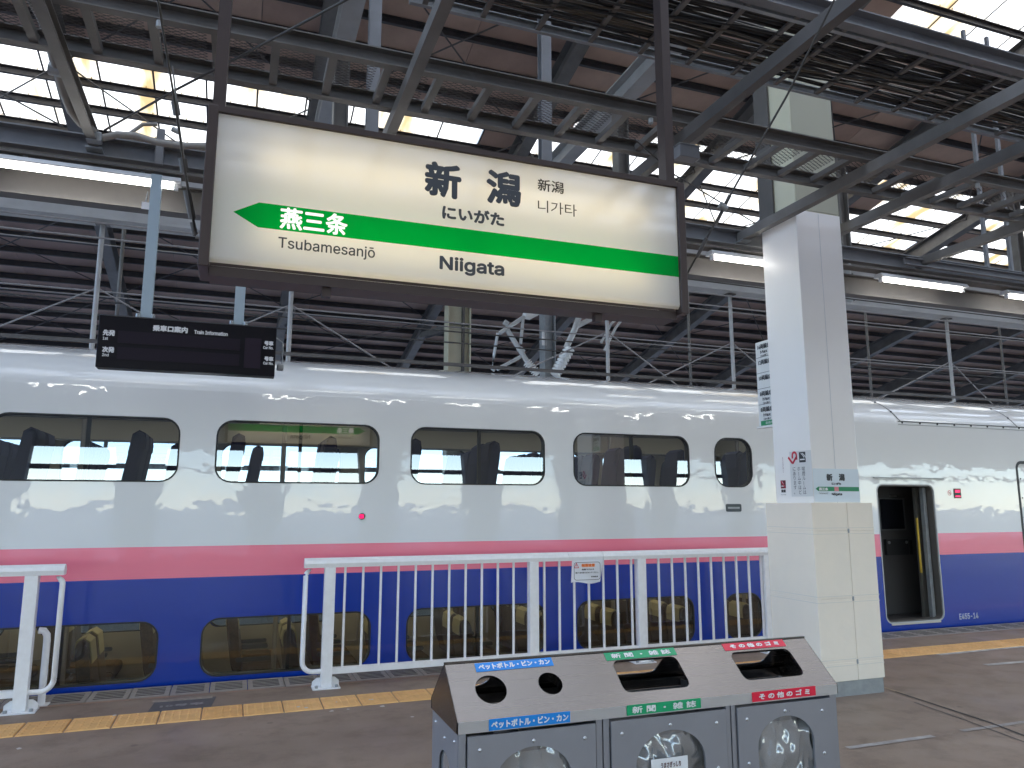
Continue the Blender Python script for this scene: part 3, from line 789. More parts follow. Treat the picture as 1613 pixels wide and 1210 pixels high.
# closed door further on
ring('door_gasket', CX0, CX1, CZ0, CZ1, .12, .045, YT-.004, YT+.05, 'rubber', train)
g = MB(); g.poly([rrect(CX0+.03, CX1-.03, CZ0+.03, CZ1-.03, .10)], lambda a, z, d: (a, YT+.028, z)); dl = g.build('closed_door', 'paint', train)
for z in (2.15, 1.85, 1.55, 1.25): MB().tube([(CX0+.12, YT+.028, z), (CX0+.12, YT+.02, z)], .011, 8).build('door_screw', 'black', dl)
# roof fairing with its seams and fasteners
def on_body(z):
    if z <= ZS: return YT
    s_ = min(1, (z-ZS)/BZ); return YC-AX*math.sqrt(1-s_*s_)
g = MB(); zz = [2.975+(3.545-2.975)*k/16 for k in range(17)]
def seam(x0, x1, w=.011):
    m_ = MB()
    for i in range(16):
        a0, a1 = x0+(x1-x0)*((i/16)**.6), x0+(x1-x0)*(((i+1)/16)**.6)
        ya, yb = on_body(zz[i])-.004, on_body(zz[i+1])-.004
        m_.add([(a0-w, ya, zz[i]), (a0+w, ya, zz[i]), (a1+w, yb, zz[i+1]+.004), (a1-w, yb, zz[i+1]+.004)], [(0, 1, 2, 3)])
    return m_
s1 = seam(9.27, 9.05).build('fairing_seam', mat('seam line', (.06, .065, .06), .6), train)
seam(11.72, 11.50).build('fairing_seam', s1.data.materials[0], train)
for z in (2.972, 2.925):
    MB().box((9.22, YT-.0035, z-.006), (14.5, YT+.003, z+.006)).build('fairing_seam', s1.data.materials[0] if z > 2.95 else mat('fine seam', (.30, .32, .31), .5), train)
k = 0
for x_ in [9.3+.35*i for i in range(12)]:
    MB().tube([(x_, YT+.002, 2.955), (x_, YT-.006, 2.955)], .016, 8).build('fastener', 'rubber', train)
for xs in (9.27, 11.72):
    for t_ in (.25, .55, .8, .93):
        z = 2.975+.57*t_; xx = xs-.22*(t_**.6); yy = on_body(z)
        MB().tube([(xx, yy+.002, z), (xx, yy-.007, z+.004)], .017, 8).build('fastener', 'rubber', train)
# side lamp, vent and car number
p = ony(570, 813.5, YT)
g = MB().tube([(p.x, YT+.002, p.z), (p.x, YT-.01, p.z)], .036, 20); rb = g.build('side_lamp', mat('lamp rim', (.05, .04, .045), .4), train)
MB().tube([(p.x-.011, YT-.009, p.z), (p.x-.011, YT-.0125, p.z)], .024, 16).build('lamp_lens', 'red_lens', rb)
MB().box((p.x+.006, YT-.013, p.z-.022), (p.x+.02, YT-.0095, p.z+.022)).build('lamp_lens', 'red_lens', rb)
a, d = ony(1143, 794, YT), ony(1168, 806, YT)
g = MB(); g.poly([rrect(a.x, d.x, d.z, a.z, .02, 3)], lambda x_, z, dd: (x_, YT-.004+dd, z), .006)
vt = fixn(g.build('side_vent', mat('vent', (.055, .07, .075), .4), train))
MB().box((a.x+.03, YT-.007, (a.z+d.z)/2-.012), (d.x-.03, YT-.0045, (a.z+d.z)/2+.012)).build('vent_bar', 'galv', vt)
a, d = ony(1511, 971, YT), ony(1541, 970, YT)
text('E455-14', mat('number print', (.42, .45, .55), .5), train, ((a.x+d.x)/2, YT, (a.z+d.z)/2), (1, 0, 0), (0, 0, 1), d.x-a.x, .085, bold=.003, nrm=Vector((0, -1, 0)), name='car_number')
# thin roof rail line above the crown
MB().box((TX0, 9.1, 3.49), (TX1, 9.13, 3.53)).build('roof_rail', 'steel_dark', train)

# ================================================================ platform edge fences
def fence(x0, x1, posts, bals, label, loopl, loopr):
    t_ = thing('platform_fence', label, 'fence', ((x0+x1)/2, 7.8, 0), 'white railings along the platform edge')
    Y = 7.80
    # top rail: rounded wedge section
    prof = [(-.045, 1.135), (.05, 1.135), (.06, 1.175), (.04, 1.215), (.0, 1.228), (-.038, 1.205), (-.052, 1.175)]
    segs = [x0]+[s_ for s_ in (3.50, 3.92) if x0 < s_ < x1]+[x1]
    for a, d in zip(segs, segs[1:]):
        g = MB(); n = len(prof)
        g.add([(a+.002, Y+py, pz) for py, pz in prof]+[(d-.002, Y+py, pz) for py, pz in prof], [(i, (i+1) % n, n+(i+1) % n, n+i) for i in range(n)]+[tuple(range(n)), tuple(reversed(range(n, 2*n)))])
        fixn(g.build('top_rail', 'alu_white', t_))
    px0, px1 = posts[0], posts[-1]
    MB().box((px0, Y-.022, .125), (px1, Y+.022, .185)).build('bottom_rail', 'alu_white', t_)
    for X in posts:
        po = MB().box((X-.052, Y-.045, .012), (X+.052, Y+.045, 1.135)).build('post', 'alu_white', t_, bevel=.004)
        g = MB(); g.box((X-.13, Y-.085, .0), (X+.13, Y+.085, .012))
        for s_ in (-1, 1):
            g.poly([[(s_*.053, .012), (s_*.128, .012), (s_*.128, .055), (s_*.085, .09), (s_*.053, .09)]], lambda a, z, d: (X+a, Y+.03+d, z), .012)
        fixn(g.build('base_plate', 'alu_white', po))
        for s_ in (-1, 1):
            MB().tube([(X+s_*.095, Y-.055, .012), (X+s_*.095, Y-.055, .034)], .017, 6).build('bolt', 'galv', po)
    for X in bals:
        MB().box((X-.0105, Y-.0105, .185), (X+.0105, Y+.0105, 1.135)).build('baluster', 'alu_white', t_)
    def loop(X, s_, po):
        r = .10; pts = [(X-s_*.02, Y, 1.10)]
        xo = X
        for k in range(5): a = R(90*k/4); pts.append((xo-s_*.04*(1-math.sin(a)), Y, 1.10-.04*(1-math.cos(a))))
        pts += [(xo, Y, .16+r)]
        for k in range(7): a = R(90*k/6); pts.append((xo-s_*r*(1-math.cos(a)), Y, .155+r-r*math.sin(a)))
        pts.append((po, Y, .155))
        MB().tube(pts, .0235, 12).build('end_loop', 'alu_white', t_)
    if loopl is not None: loop(loopl, -1, posts[0])
    if loopr is not None: loop(loopr, 1, posts[-1])
    return t_
P2 = [.93, 3.09, 4.41, 6.15]
b2 = [x_ for x_ in [1.08+.1785*k for k in range(29)] if all(abs(x_-p) > .06 for p in P2) and x_ < 6.1]
fence(.68, 6.42, P2, b2, 'white railing with warning notice between the train and the padded column', .70, 6.36)
fence(-5.2, -1.37, [-4.9, -3.3, -1.62], [x_ for x_ in [-4.75+.1785*k for k in range(18)] if abs(x_+3.3) > .06 and x_ < -1.72], 'white railing whose rounded end stops short of the worn boarding mark', None, -1.385)
# low white handle standing behind the end of that railing
hd = thing('edge_handle', 'short white loop handle standing behind the railing end near the platform edge', 'handle', (-1.52, 7.98, 0))
MB().tube([(-1.50, 7.99, .0), (-1.50, 7.99, .55), (-1.505, 7.99, .60), (-1.53, 7.99, .635), (-1.57, 7.99, .64)], .03, 12).build('grip', 'alu_white', hd)
MB().box((-1.56, 7.93, .0), (-1.44, 8.05, .012)).build('base_plate', 'alu_white', hd)
# warning sheet wrapped on the railing
nt = thing('warning_notice', 'white laminated paper notice with orange heading taped to the railing', 'notice', (3.7, 7.73, .9))
g = MB(); nx, nz = 12, 8; A, B_, C_, D_ = ony(901, 884, 7.742), ony(950, 880, 7.742), ony(946, 917, 7.735), ony(899, 919, 7.735)
vs = []
for j in range(nz+1):
    for i in range(nx+1):
        u_, v_ = i/nx, j/nz
        p = (A*(1-u_)+B_*u_)*(1-v_)+(D_*(1-u_)+C_*u_)*v_
        p = p+Vector((0, -.010*math.sin(3.1*u_+1)*v_+.006*math.sin(9*u_)*v_, .012*v_*math.sin(6*u_+.6)*(v_ > .8)))
        vs.append(p)
g.add(vs, [(j*(nx+1)+i, j*(nx+1)+i+1, (j+1)*(nx+1)+i+1, (j+1)*(nx+1)+i) for j in range(nz) for i in range(nx)], True)
g.build('sheet', mat('laminate', (.74, .75, .79), .3), nt)
Yn = 7.718; nr = Vector((0, -1, 0)); ux, vz = (1, 0, 0), (0, 0, 1)
a, d = ony(904, 886, Yn), ony(946, 913, Yn)
o_, i_ = rrect(a.x, d.x, d.z, a.z, .03, 4), rrect(a.x+.005, d.x-.005, d.z+.005, a.z-.005, .026, 4)
g = MB(); g.poly([o_, i_[::-1]], lambda x_, z, dd: (x_, Yn, z)); g.build('border', 'ink', nt)
p = ony(908, 891, Yn)
g = MB(); tr = [(p.x-.032, p.z-.028), (p.x+.032, p.z-.028), (p.x, p.z+.034)]; ti = [(p.x-.021, p.z-.021), (p.x+.021, p.z-.021), (p.x, p.z+.019)]
g.poly([tr, ti[::-1]], lambda x_, z, dd: (x_, Yn, z)); g.add([(p.x-.003, Yn, p.z-.01), (p.x+.003, Yn, p.z-.01), (p.x+.003, Yn, p.z+.012), (p.x-.003, Yn, p.z+.012)], [(0, 1, 2, 3)]); g.build('warning_triangle', 'red_ink', nt)
p = ony(926.5, 890.5, Yn); text('転落注意', 'orange_ink', nt, (p.x, Yn, p.z), ux, vz, .165, .036, bold=.0035, nrm=nr)
p = ony(926, 897, Yn); text('危険ですから', 'ink', nt, (p.x, Yn, p.z), ux, vz, .15, .018, bold=.0012, nrm=nr)
p = ony(924.5, 902, Yn); text('柵から身を乗り出さないでください。', 'ink', nt, (p.x, Yn, p.z), ux, vz, .28, .018, bold=.0008, nrm=nr)
p = ony(936.5, 908.3, Yn); text('新潟駅長', 'ink', nt, (p.x, Yn, p.z), ux, vz, .085, .015, bold=.001, nrm=nr)

# ================================================================ the padded column and its notices
KX0, KX1, KY0, KY1 = 5.22, 5.775, 5.86, 6.385
col = thing('platform_column', 'square white column with padded jacket and grey steel plinth beside the railing', 'column', ((KX0+KX1)/2, (KY0+KY1)/2, 0))
MB().box((KX0, KY0, 4.72), (KX1, KY1, 8.0)).build('upper_shaft', 'cream', col, bevel=.008)
MB().box((KX0-.006, KY0-.006, 1.74), (KX1+.006, KY1+.006, 4.72)).build('white_sheeting', 'white_col', col, bevel=.006)
for X in ((KX0+KX1)/2,):
    MB().box((X-.002, KY0-.0085, 1.75), (X+.002, KY0-.0055, 4.7)).build('sheet_joint', mat('sheet joint', (.58, .59, .61), .4), col)
MB().box((KX1+.004, KY0+.02, 1.8), (KX1+.016, KY0+.04, 4.72)).build('edge_strip', 'steel_dark', col)
MB().box((KX0-.03, KY0+.30, 4.72), (KX0-.012, KY1, 7.5)).build('cable_duct', 'steel_dark', col)
MB().box((KX0+.012, KY0-.006, 4.73), (KX1-.006, KY0-.001, 8.0)).build('front_darker_face', 'cream_dark', col)  # column front given a darker olive tone than the cream sides
# padded jacket: four pads on each side, stacked with stitched bands
JX0, JX1, JY0, JY1 = KX0-.085, KX1+.10, KY0-.06, KY1+.08
bands = [(.135, .30), (.30, .87), (.87, 1.50), (1.50, 1.765)]
jm = (JX0+JX1)/2+.05
for z0, z1 in bands:
    for a, d in ((JX0, jm), (jm+.004, JX1)):
        o = MB().box((a, JY0, z0), (d, JY1, z1)).build('jacket_pad', 'jacket', col, bevel=.005)
        o.modifiers['bevel'].segments = 3
for z in (.30, .87, 1.50):
    for dz in (-.028, .028):
        MB().box((JX0-.0025, JY0-.0025, z+dz-.0025), (jm-.01, JY1+.002, z+dz+.0025)).build('stitched_seam', 'seam', col)
        MB().box((jm+.012, JY0-.0025, z+dz-.0025), (JX1+.0025, JY1+.002, z+dz+.0025)).build('stitched_seam', 'seam', col)
    MB().box((jm-.008, JY0-.004, z-.02), (jm+.010, JY0+.004, z+.02)).build('buckle', 'galv', col)
MB().box((JX0+.01, JY0+.012, 0), (JX1-.012, JY1-.01, .135)).build('plinth', 'galv', col)
# station name panel on the column front
Yp = KY0-.0085
sp = thing('column_name_panel', 'small pale blue station name panel with green arrow on the column', 'sign', ((KX0+KX1)/2, Yp, 1.78))
TL, BR = ony(1283, 738, Yp), ony(1353.5, 792, Yp)
x0, x1, z0, z1 = KX0+.0, KX1+.002, BR.z+.008, TL.z
MB().box((x0, Yp-.003, z0), (x1, Yp, z1)).build('panel', mat('panel blue white', (.70, .78, .84), .35), sp)
Yq = Yp-.003
def pt(px, py): return ony(px, py, Yq)
def ptxt(body, m, cx, cy, wpx, hpx, bold=0, **k):
    p = pt(cx, cy); w = pt(cx+wpx/2, cy).x-pt(cx-wpx/2, cy).x; h = pt(cx, cy-hpx/2).z-pt(cx, cy+hpx/2).z
    return text(body, m, sp, (p.x, Yq, p.z), ux, vz, w, h, bold=bold, nrm=nr, **k)
ptxt('新', 'ink', 1306.5, 752, 9.5, 11.5, .0045); ptxt('潟', 'ink', 1325.8, 752, 9.5, 11.5, .0045); ptxt('にいがた', 'ink', 1317.3, 762, 15, 4, .0022)
zb, zt = pt(1318, 773.8).z, pt(1318, 767).z; xt, xs, xr = pt(1284.6, 770).x, pt(1289, 770).x, x1-.006
g = MB().add([(xt, Yq-.001, (zb+zt)/2), (xs, Yq-.001, zb), (xr, Yq-.001, zb), (xr, Yq-.001, zt), (xs, Yq-.001, zt)], [(0, 1, 2, 3, 4)]); g.build('arrow_band', 'green_ink', sp)
pa = pt(1317.6, 770); MB().box((pa.x-.026, Yq-.0022, zb), (pa.x+.026, Yq-.0012, zt)).build('pink_square', 'pink_ink', sp)
ptxt('燕三条', 'white_ink', 1297, 770.5, 14.5, 5, .0018, lift=.0024); ptxt('Tsubamesanjō', 'ink_thin', 1297, 777.5, 14, 3.2); ptxt('Niigata', 'ink', 1318.3, 778.8, 16.5, 5, .002)
# smoking-room notice on the column's side
Xs = KX0-.006
sm = thing('smoking_room_notice', 'column sticker with red bent arrow, smoking symbol and vertical writing', 'notice', (Xs, 6.0, 1.9))
uy = Vector((0, -1, 0)); nx_ = Vector((-1, 0, 0))
def sx(px, py): return onx(px, py, Xs-.0012)
bl = [sx(1243, 712), sx(1277, 709), sx(1277.5, 782), sx(1245, 784)]
MB().box((Xs-.001, bl[1].y, bl[2].z), (Xs, bl[0].y, bl[0].z)).build('sticker', mat('sticker', (.70, .70, .69), .4), sm)
a, d = sx(1258.3, 712.5), sx(1269.3, 728)
MB().box((Xs-.002, d.y, d.z), (Xs-.001, a.y, a.z)).build('symbol_square', 'ink', sm)
c0 = (a+d)/2; wy, hz = abs(a.y-d.y), abs(a.z-d.z)
g = MB(); g.box((Xs-.0028, c0.y+wy*.38, c0.z-hz*.28), (Xs-.0021, c0.y-wy*.36, c0.z-hz*.16))
for oy in (.08, -.14):
    pts = [Vector((Xs-.0024, c0.y+wy*(-.34+.45*(k/6)**1.0)+wy*oy, c0.z-hz*.05+hz*.42*(k/6)**.6)) for k in range(7)]
    for p0, p1 in zip(pts, pts[1:]): g.bar(p0, p1, .0006, .007, up=(0, 1, 0))
g.build('smoke_symbol', 'white_ink', sm)
a, d = sx(1244.3, 713), sx(1256, 729)
cy_, r_ = (a.y+d.y)/2-.012, abs(a.y-d.y)*.30; cz_ = a.z-r_*1.05
g = MB(); pts = [Vector((Xs-.0022, cy_-r_, d.z+.03))]+[Vector((Xs-.0022, cy_-r_*math.cos(R(180)*k/10), cz_+r_*math.sin(R(180)*k/10))) for k in range(11)]+[Vector((Xs-.0022, cy_+r_, d.z+.045))]
for p0, p1 in zip(pts, pts[1:]): g.bar(p0, p1, .0008, .022, up=(0, 1, 0)) if abs(p1.z-p0.z) > abs(p1.y-p0.y) else g.bar(p0, p1, .0008, .022, up=(0, 0, 1))
e_ = Vector((Xs-.0022, cy_+r_, d.z-.005))
for s_ in (-1, 1): g.bar(e_, e_+Vector((0, s_*.06, .065)), .0008, .022, up=(0, 1, 0))
g.build('bent_arrow', 'red_ink', sm)
for body, px, py in (('喫煙ルームは', 1265.3, 735), ('ホーム中ほど', 1258.2, 735), ('にあります。', 1250.8, 735)):
    p = sx(px, py); h = (sx(px, 735).z-sx(px+3, 779).z)/6
    vtext(body, 'ink', sm, p, uy, vz, h*.98, h)
n2 = thing('no_smoking_notice', 'narrow column sticker with small red and black smoking symbol', 'notice', (Xs, 6.25, 1.9))
a, d = sx(1229.4, 757), sx(1238, 769.5)
MB().box((Xs-.001, d.y, d.z), (Xs, a.y, a.z)).build('symbol_square', mat('dark red print', (.16, .02, .03), .45), n2)
c0 = (a+d)/2; wy, hz = abs(a.y-d.y), abs(a.z-d.z)
g = MB().box((Xs-.0018, c0.y+wy*.36, c0.z-hz*.26), (Xs-.0011, c0.y-wy*.3, c0.z-hz*.14)); g.bar((Xs-.0014, c0.y-wy*.05, c0.z), (Xs-.0014, c0.y+wy*.22, c0.z+hz*.36), .0006, .01, up=(0, 1, 0)); g.build('smoke_symbol', 'white_ink', n2)
g = MB(); g.bar((Xs-.0022, c0.y+wy*.40, c0.z+hz*.42), (Xs-.0022, c0.y-wy*.40, c0.z-hz*.42), .0006, .012, up=(0, 1, 0)); g.build('red_slash', 'red_ink', n2)
p = sx(1234.2, 773.5); text('禁煙', 'ink', n2, (Xs, p.y, p.z), uy, vz, wy*.9, .032, bold=.002, nrm=nx_)
p = sx(1234.5, 779.5); text('No smoking', 'ink_thin', n2, (Xs, p.y, p.z), uy, vz, wy*.9, .012, nrm=nx_)
p = sx(1232.8, 720.5); h = (sx(1232.8, 720).z-sx(1234.5, 749).z)/10; vtext('終日全面禁煙です。', mat('red brown ink', (.2, .05, .05), .5), n2, p, uy, vz, h*.8, h*1.1)
# train-formation board behind the column
Xf = KX0+.02
fb = thing('formation_board', 'narrow white boarding-position board with five ruled cells behind the column', 'sign', (Xf, 6.6, 2.6))
A_, B_ = onx(1189.5, 541, Xf), onx(1197.8, 677, Xf)
fy0, fy1, fz1, fz0 = KY1-.05, A_.y, A_.z, onx(1197, 672, Xf).z
MB().box((Xf, fy0, fz0), (Xf+.03, fy1, fz1)).build('board', 'vinyl', fb)
H_ = fz1-fz0-.06
Xg = Xf
for i, (tx, mx_) in enumerate((('16両編成', 1), ('12両編成', 0), ('10両編成', 0), ('8両編成', 1), ('8両編成', 1))):
    zt_ = fz1-H_*i/5; yc_ = fy1-.02-.115
    text(tx, 'ink', fb, (Xg, yc_, zt_-.055), uy, vz, .2, .058, bold=.0022, nrm=nx_)
    if mx_:
        text('Max', 'ink', fb, (Xg, yc_, zt_-.115), uy, vz, .115, .034, bold=.0025, nrm=nx_)
        text('〔E4系〕', 'ink', fb, (Xg, yc_, zt_-.158), uy, vz, .11, .026, bold=.001, nrm=nx_)
    if i: MB().box((Xg-.001, fy1-.005, zt_-.002), (Xg, fy0+.06, zt_+.002)).build('rule', 'ink', fb)
MB().box((Xg-.0015, fy1-.03, fz0+.004), (Xg, fy0, fz0+.055)).build('green_foot', 'green_ink', fb)
text('自由席', 'white_ink', fb, (Xg-.0015, fy1-.17, fz0+.03), uy, vz, .12, .028, nrm=nx_)
MB().box((Xf-.02, fy0, fz0-.02), (Xf+.04, fy1+.02, fz0-.006)).build('tray', 'alu_white', fb)

# ================================================================ the illuminated station sign
YS = 3.4
sg = thing('station_name_sign', 'large hanging illuminated station name sign with green arrow band', 'sign', (1.02, YS+.1, 2.78))
def s_(px, py): return ony(px, py, YS)
SX0, SX1, SZ1 = -.158, 2.208, 3.482
SZ0, SZB = 2.818, 2.785     # face crease and underside lip
aT = s_(408.2, 318.4); aB = s_(406.4, 358.8); tip = s_(367.2, 334)
gz1, gz0 = (aT.z+s_(1067.3, 404.4).z)/2, (aB.z+s_(1069.5, 436.1).z)/2
gx = (aT.x+aB.x)/2; tz = (gz0+gz1)/2
arrow = [(tip.x, tz), (gx, gz0), (SX1, gz0), (SX1, gz1), (gx, gz1)]
for yy, flip in ((YS, 1), (YS+.21, -1)):
    fn = (lambda a, z, d: (a, yy, z)) if flip == 1 else (lambda a, z, d: (SX0+SX1-a, yy, z))
    g = MB(); g.poly([[(SX0, gz1), (SX0, SZ1), (SX1, SZ1), (SX1, gz1), (gx, gz1)]], fn)
    g.poly([[(SX0, SZ0), (SX0, gz1), (gx, gz1), (tip.x, tz), (gx, gz0), (SX1, gz0), (SX1, SZ0)]], fn)
    # rolled lower edge of the acrylic
    e0 = [(0, SZ0), (.004, SZ0-.012), (.016, SZ0-.024), (.034, SZB)]
    for (da, za), (db, zb_) in zip(e0, e0[1:]):
        g.add([(SX0, yy+da*flip, za), (SX1, yy+da*flip, za), (SX1, yy+db*flip, zb_), (SX0, yy+db*flip, zb_)], [(0, 1, 2, 3)], True)
    fc = g.build('face', 'acr_white', sg)
    g = MB(); g.poly([arrow], fn); g.build('arrow_band', 'acr_green', fc)
# frame: bronze rails round the box
fr_ = .028
MB().box((SX0-.01, YS-.018, SZ1+.001), (SX1+.01, YS+.228, SZ1+.028)).build('frame_top', 'frame_brown', sg)
for a, d in ((SX0-.045, SX0-.001), (SX1+.001, SX1+.045)):
    MB().box((a, YS-.02, SZB-.02), (d, YS+.23, SZ1+.03)).build('frame_side', 'frame_brown', sg, bevel=.004)
MB().box((SX0, YS+.034, SZB-.045), (SX1, YS+.176, SZB-.001)).build('frame_bottom', 'frame_brown', sg)
for X in (.35, 1.75):
    MB().box((X-.02, YS+.06, SZB-.085), (X+.02, YS+.1, SZB-.045)).build('latch', 'frame_brown', sg)
# tubes inside
for z in (2.96, 3.30):
    for a, d in ((SX0+.18, 1.0), (1.05, SX1-.18)):
        MB().tube([(a, YS+.105, z), (d, YS+.105, z)], .016, 8).build('sign_tube', mat('sign tube', (.9, .9, .9), .3, emit=(1, .80, .44), estr=1.08) if 'sign tube' not in bpy.data.materials else bpy.data.materials['sign tube'], sg)
def stxt(body, m, cx, cy, wpx, hpx, bold=0, par=None, **k):
    p = s_(cx, cy); w = s_(cx+wpx/2, cy).x-s_(cx-wpx/2, cy).x; h = s_(cx, cy-hpx/2).z-s_(cx, cy+hpx/2).z
    a = text(body, m, sg, (p.x, YS, p.z), ux, vz, w, h, bold=bold, nrm=nr, **k)
    # the same print on the rear face
    text(body, m, sg, (SX0+SX1-p.x, YS+.21, p.z), (-1, 0, 0), vz, w, h, bold=bold, nrm=Vector((0, 1, 0)), **k)
M['sign_ink'] = mat('sign ink', (.055, .065, .08), .35)
stxt('新', 'sign_ink', 698, 284, 58, 55, .0075); stxt('潟', 'sign_ink', 793.5, 297, 55, 54, .0075)
stxt('にいがた', 'sign_ink', 746, 340, 98, 22, .0035)
stxt('新潟', 'ink_thin', 867.5, 293.7, 41, 19, .0012); stxt('니가타', 'ink_thin', 878, 328.3, 61, 19)
stxt('燕三条', 'acr_text', 495, 349.3, 107, 34, .003)
stxt('Tsubamesanjō', 'sign_ink', 516, 392.3, 153, 21.5, .0008); stxt('Niigata', 'sign_ink', 744, 421.7, 102, 27, .0035)
# hanger posts
for px in (346.5, 1036.5):
    X = ony(px+6, 60, YS+.1).x
    MB().box((X-.027, YS+.06, SZ1+.028), (X+.027, YS+.14, 5.6)).build('hanger_post', 'frame_brown', sg)

# ================================================================ train information display
YD = 6.5
dp = thing('train_information_display', 'black hanging train information display with blank panels on pale blue posts', 'display', (-.4, YD, 2.81))
def d_(px, py): return ony(px, py, YD)
X0, X1, Z0, Z1 = d_(153, 540).x, d_(435, 540).x, d_(290, 585).z, d_(290, 505).z
Z0, Z1 = 2.805, 3.225
MB().box((X0, YD, Z0), (X1, YD+.13, Z1)).build('case', 'disp', dp, bevel=.004)
MB().box((X0-.002, YD-.004, Z1-.008), (X1+.002, YD+.0, Z1)).build('case_edge', mat('case edge', (.10, .10, .11), .35, .6), dp)
for px, w in ((239, 15), (384.5, 12.5)):
    p = d_(px, 400); hw = .04
    po = MB().box((p.x-hw-.012, YD+.03, Z1), (p.x+hw-.012, YD+.10, 4.45)).build('post', 'post_blue', dp)
    for s2 in (-1, 1): MB().tube([(p.x-.012+s2*.055, YD+.02, Z1), (p.x-.012+s2*.055, YD+.02, Z1+.03)], .016, 8).build('bolt', 'galv', po)
def prect(name, px0, py0, px1, py1, m):
    a, d = d_(px0, (py0+py1)/2), d_(px1, (py0+py1)/2); zt_, zb_ = d_((px0+px1)/2, py0).z, d_((px0+px1)/2, py1).z
    return MB().box((a.x, YD-.003, zb_), (d.x, YD-.0005, zt_)).build(name, m, dp)
prect('led_panel', 185, 527.5, 378.5, 546, 'led'); prect('led_panel', 184, 552.5, 377, 571, 'led'); prect('led_panel', 385, 533, 411, 580, mat('led panel b', (.024, .016, .027), .5, spec=.2))
def dtxt(body, cx, cy, wpx, hpx, bold=0):
    p = d_(cx, cy); w = d_(cx+wpx/2, cy).x-d_(cx-wpx/2, cy).x; h = d_(cx, cy-hpx/2).z-d_(cx, cy+hpx/2).z
    text(body, 'white_ink', dp, (p.x, YD, p.z), ux, vz, w, h, bold=bold, nrm=nr)
dtxt('乗車口案内', 268.5, 518.5, 55.5, 10, .0028); dtxt('Train Information', 332.5, 524.8, 53, 6.3, .0015)
dtxt('先発', 171.7, 524.3, 19.5, 9.5, .0025); dtxt('1st', 166, 533, 8.5, 4.8, .001); dtxt('次発', 170.5, 550.8, 19.5, 9.5, .0025); dtxt('2nd', 166, 559, 10.5, 4.8, .001)
for cy__ in (541, 565.5):
    dtxt('号車', 423.5, cy__, 14.5, 7.5, .003); dtxt('Car No.', 422.5, cy__+7, 16, 4.6, .0012)
# camera on the side of the display
cm = thing('side_camera', 'small grey bracket camera fixed at the right end of the display', 'camera', (X1+.04, YD+.1, 2.9))
MB().tube([(X1+.0, YD+.12, 3.16), (X1+.06, YD+.12, 3.12), (X1+.062, YD+.12, 2.93)], .007, 6).build('bracket', 'galv', cm)
MB().box((X1+.02, YD+.08, 2.88), (X1+.075, YD+.16, 2.93)).build('camera_body', 'galv', cm, bevel=.01)

# ================================================================ steelwork over the platform
# mesh catwalk in front of the column
WZ, WY0, WY1 = 4.80, 4.80, 5.37
wk = thing('mesh_catwalk', 'horizontal steel catwalk with diamond mesh floor above the station sign', 'catwalk', (3, 5.1, WZ))
for Y in (WY0, WY1):
    MB().chan((-3.2, Y, WZ), (9.5, Y, WZ), .065, .115, .01).build('chord', 'steel', wk)
SP = .375
def mesh_panel():
    g = MB(); L, D = SP-.05, WY1-WY0-.08; cx_, cy_ = .072, .036; nx2 = int(L/cx_)*2; ny2 = int(D/cy_)
    wd = .0040
    for j in range(ny2):
        yb = -D/2+j*cy_+cy_/2
        for sgn in (1, -1):
            for i in range(nx2):
                x_0, x_1 = -L/2+i*cx_/2, -L/2+(i+1)*cx_/2
                o_0 = (cy_/2*.98 if i % 2 else 0)*sgn; o_1 = (0 if i % 2 else cy_/2*.98)*sgn
                g.add([(x_0, yb+o_0-wd, 0), (x_1, yb+o_1-wd, 0), (x_1, yb+o_1+wd, .0), (x_0, yb+o_0+wd, .0)], [(0, 1, 2, 3)])
    return g.mesh('mesh_panel')
mp_ = mesh_panel(); mp_.materials.append(M['steel_dark'])
k = 0; X = -2.9
while X < 9.2:
    MB().bar((X, WY0+.03, WZ-.02), (X, WY1-.03, WZ-.02), .055, .05).build('cross_strut', 'steel', wk)
    o = bpy.data.objects.new('mesh_panel', mp_); COL.objects.link(o); o.parent = wk; o.location = Vector((X+SP/2, (WY0+WY1)/2, WZ+.012+random.uniform(-.006, .006)))-wloc(wk)
    o.rotation_euler = (random.uniform(-.02, .02), random.uniform(-.02, .02), 0)
    X += SP
for X in (-.6, 2.9, 6.4):
    MB().tube([(X, WY0-.02, WZ-.07), (X, WY0-.02, WZ-.11)], .02, 8).build('clamp', 'galv', wk)
# cross beams over the platform
for X, mm in ((-1.22, 'steel'), (1.0, 'steel'), (3.24, 'steel_dark'), (5.10, 'steel'), (5.97, 'steel'), (7.68, 'steel')):
    cb = thing('cross_beam', 'grey steel beam crossing the platform overhead below the cable rack', 'beam', (X, 3, 4.65), 'grey beams crossing overhead')
    MB().chan((X, -2.4, 4.66), (X, 6.62, 4.66), .075, .10, .01).build('beam', mm, cb)
    MB().box((X-.06, 6.50, 4.59), (X+.06, 6.64, 4.605)).build('end_plate', 'galv', cb)
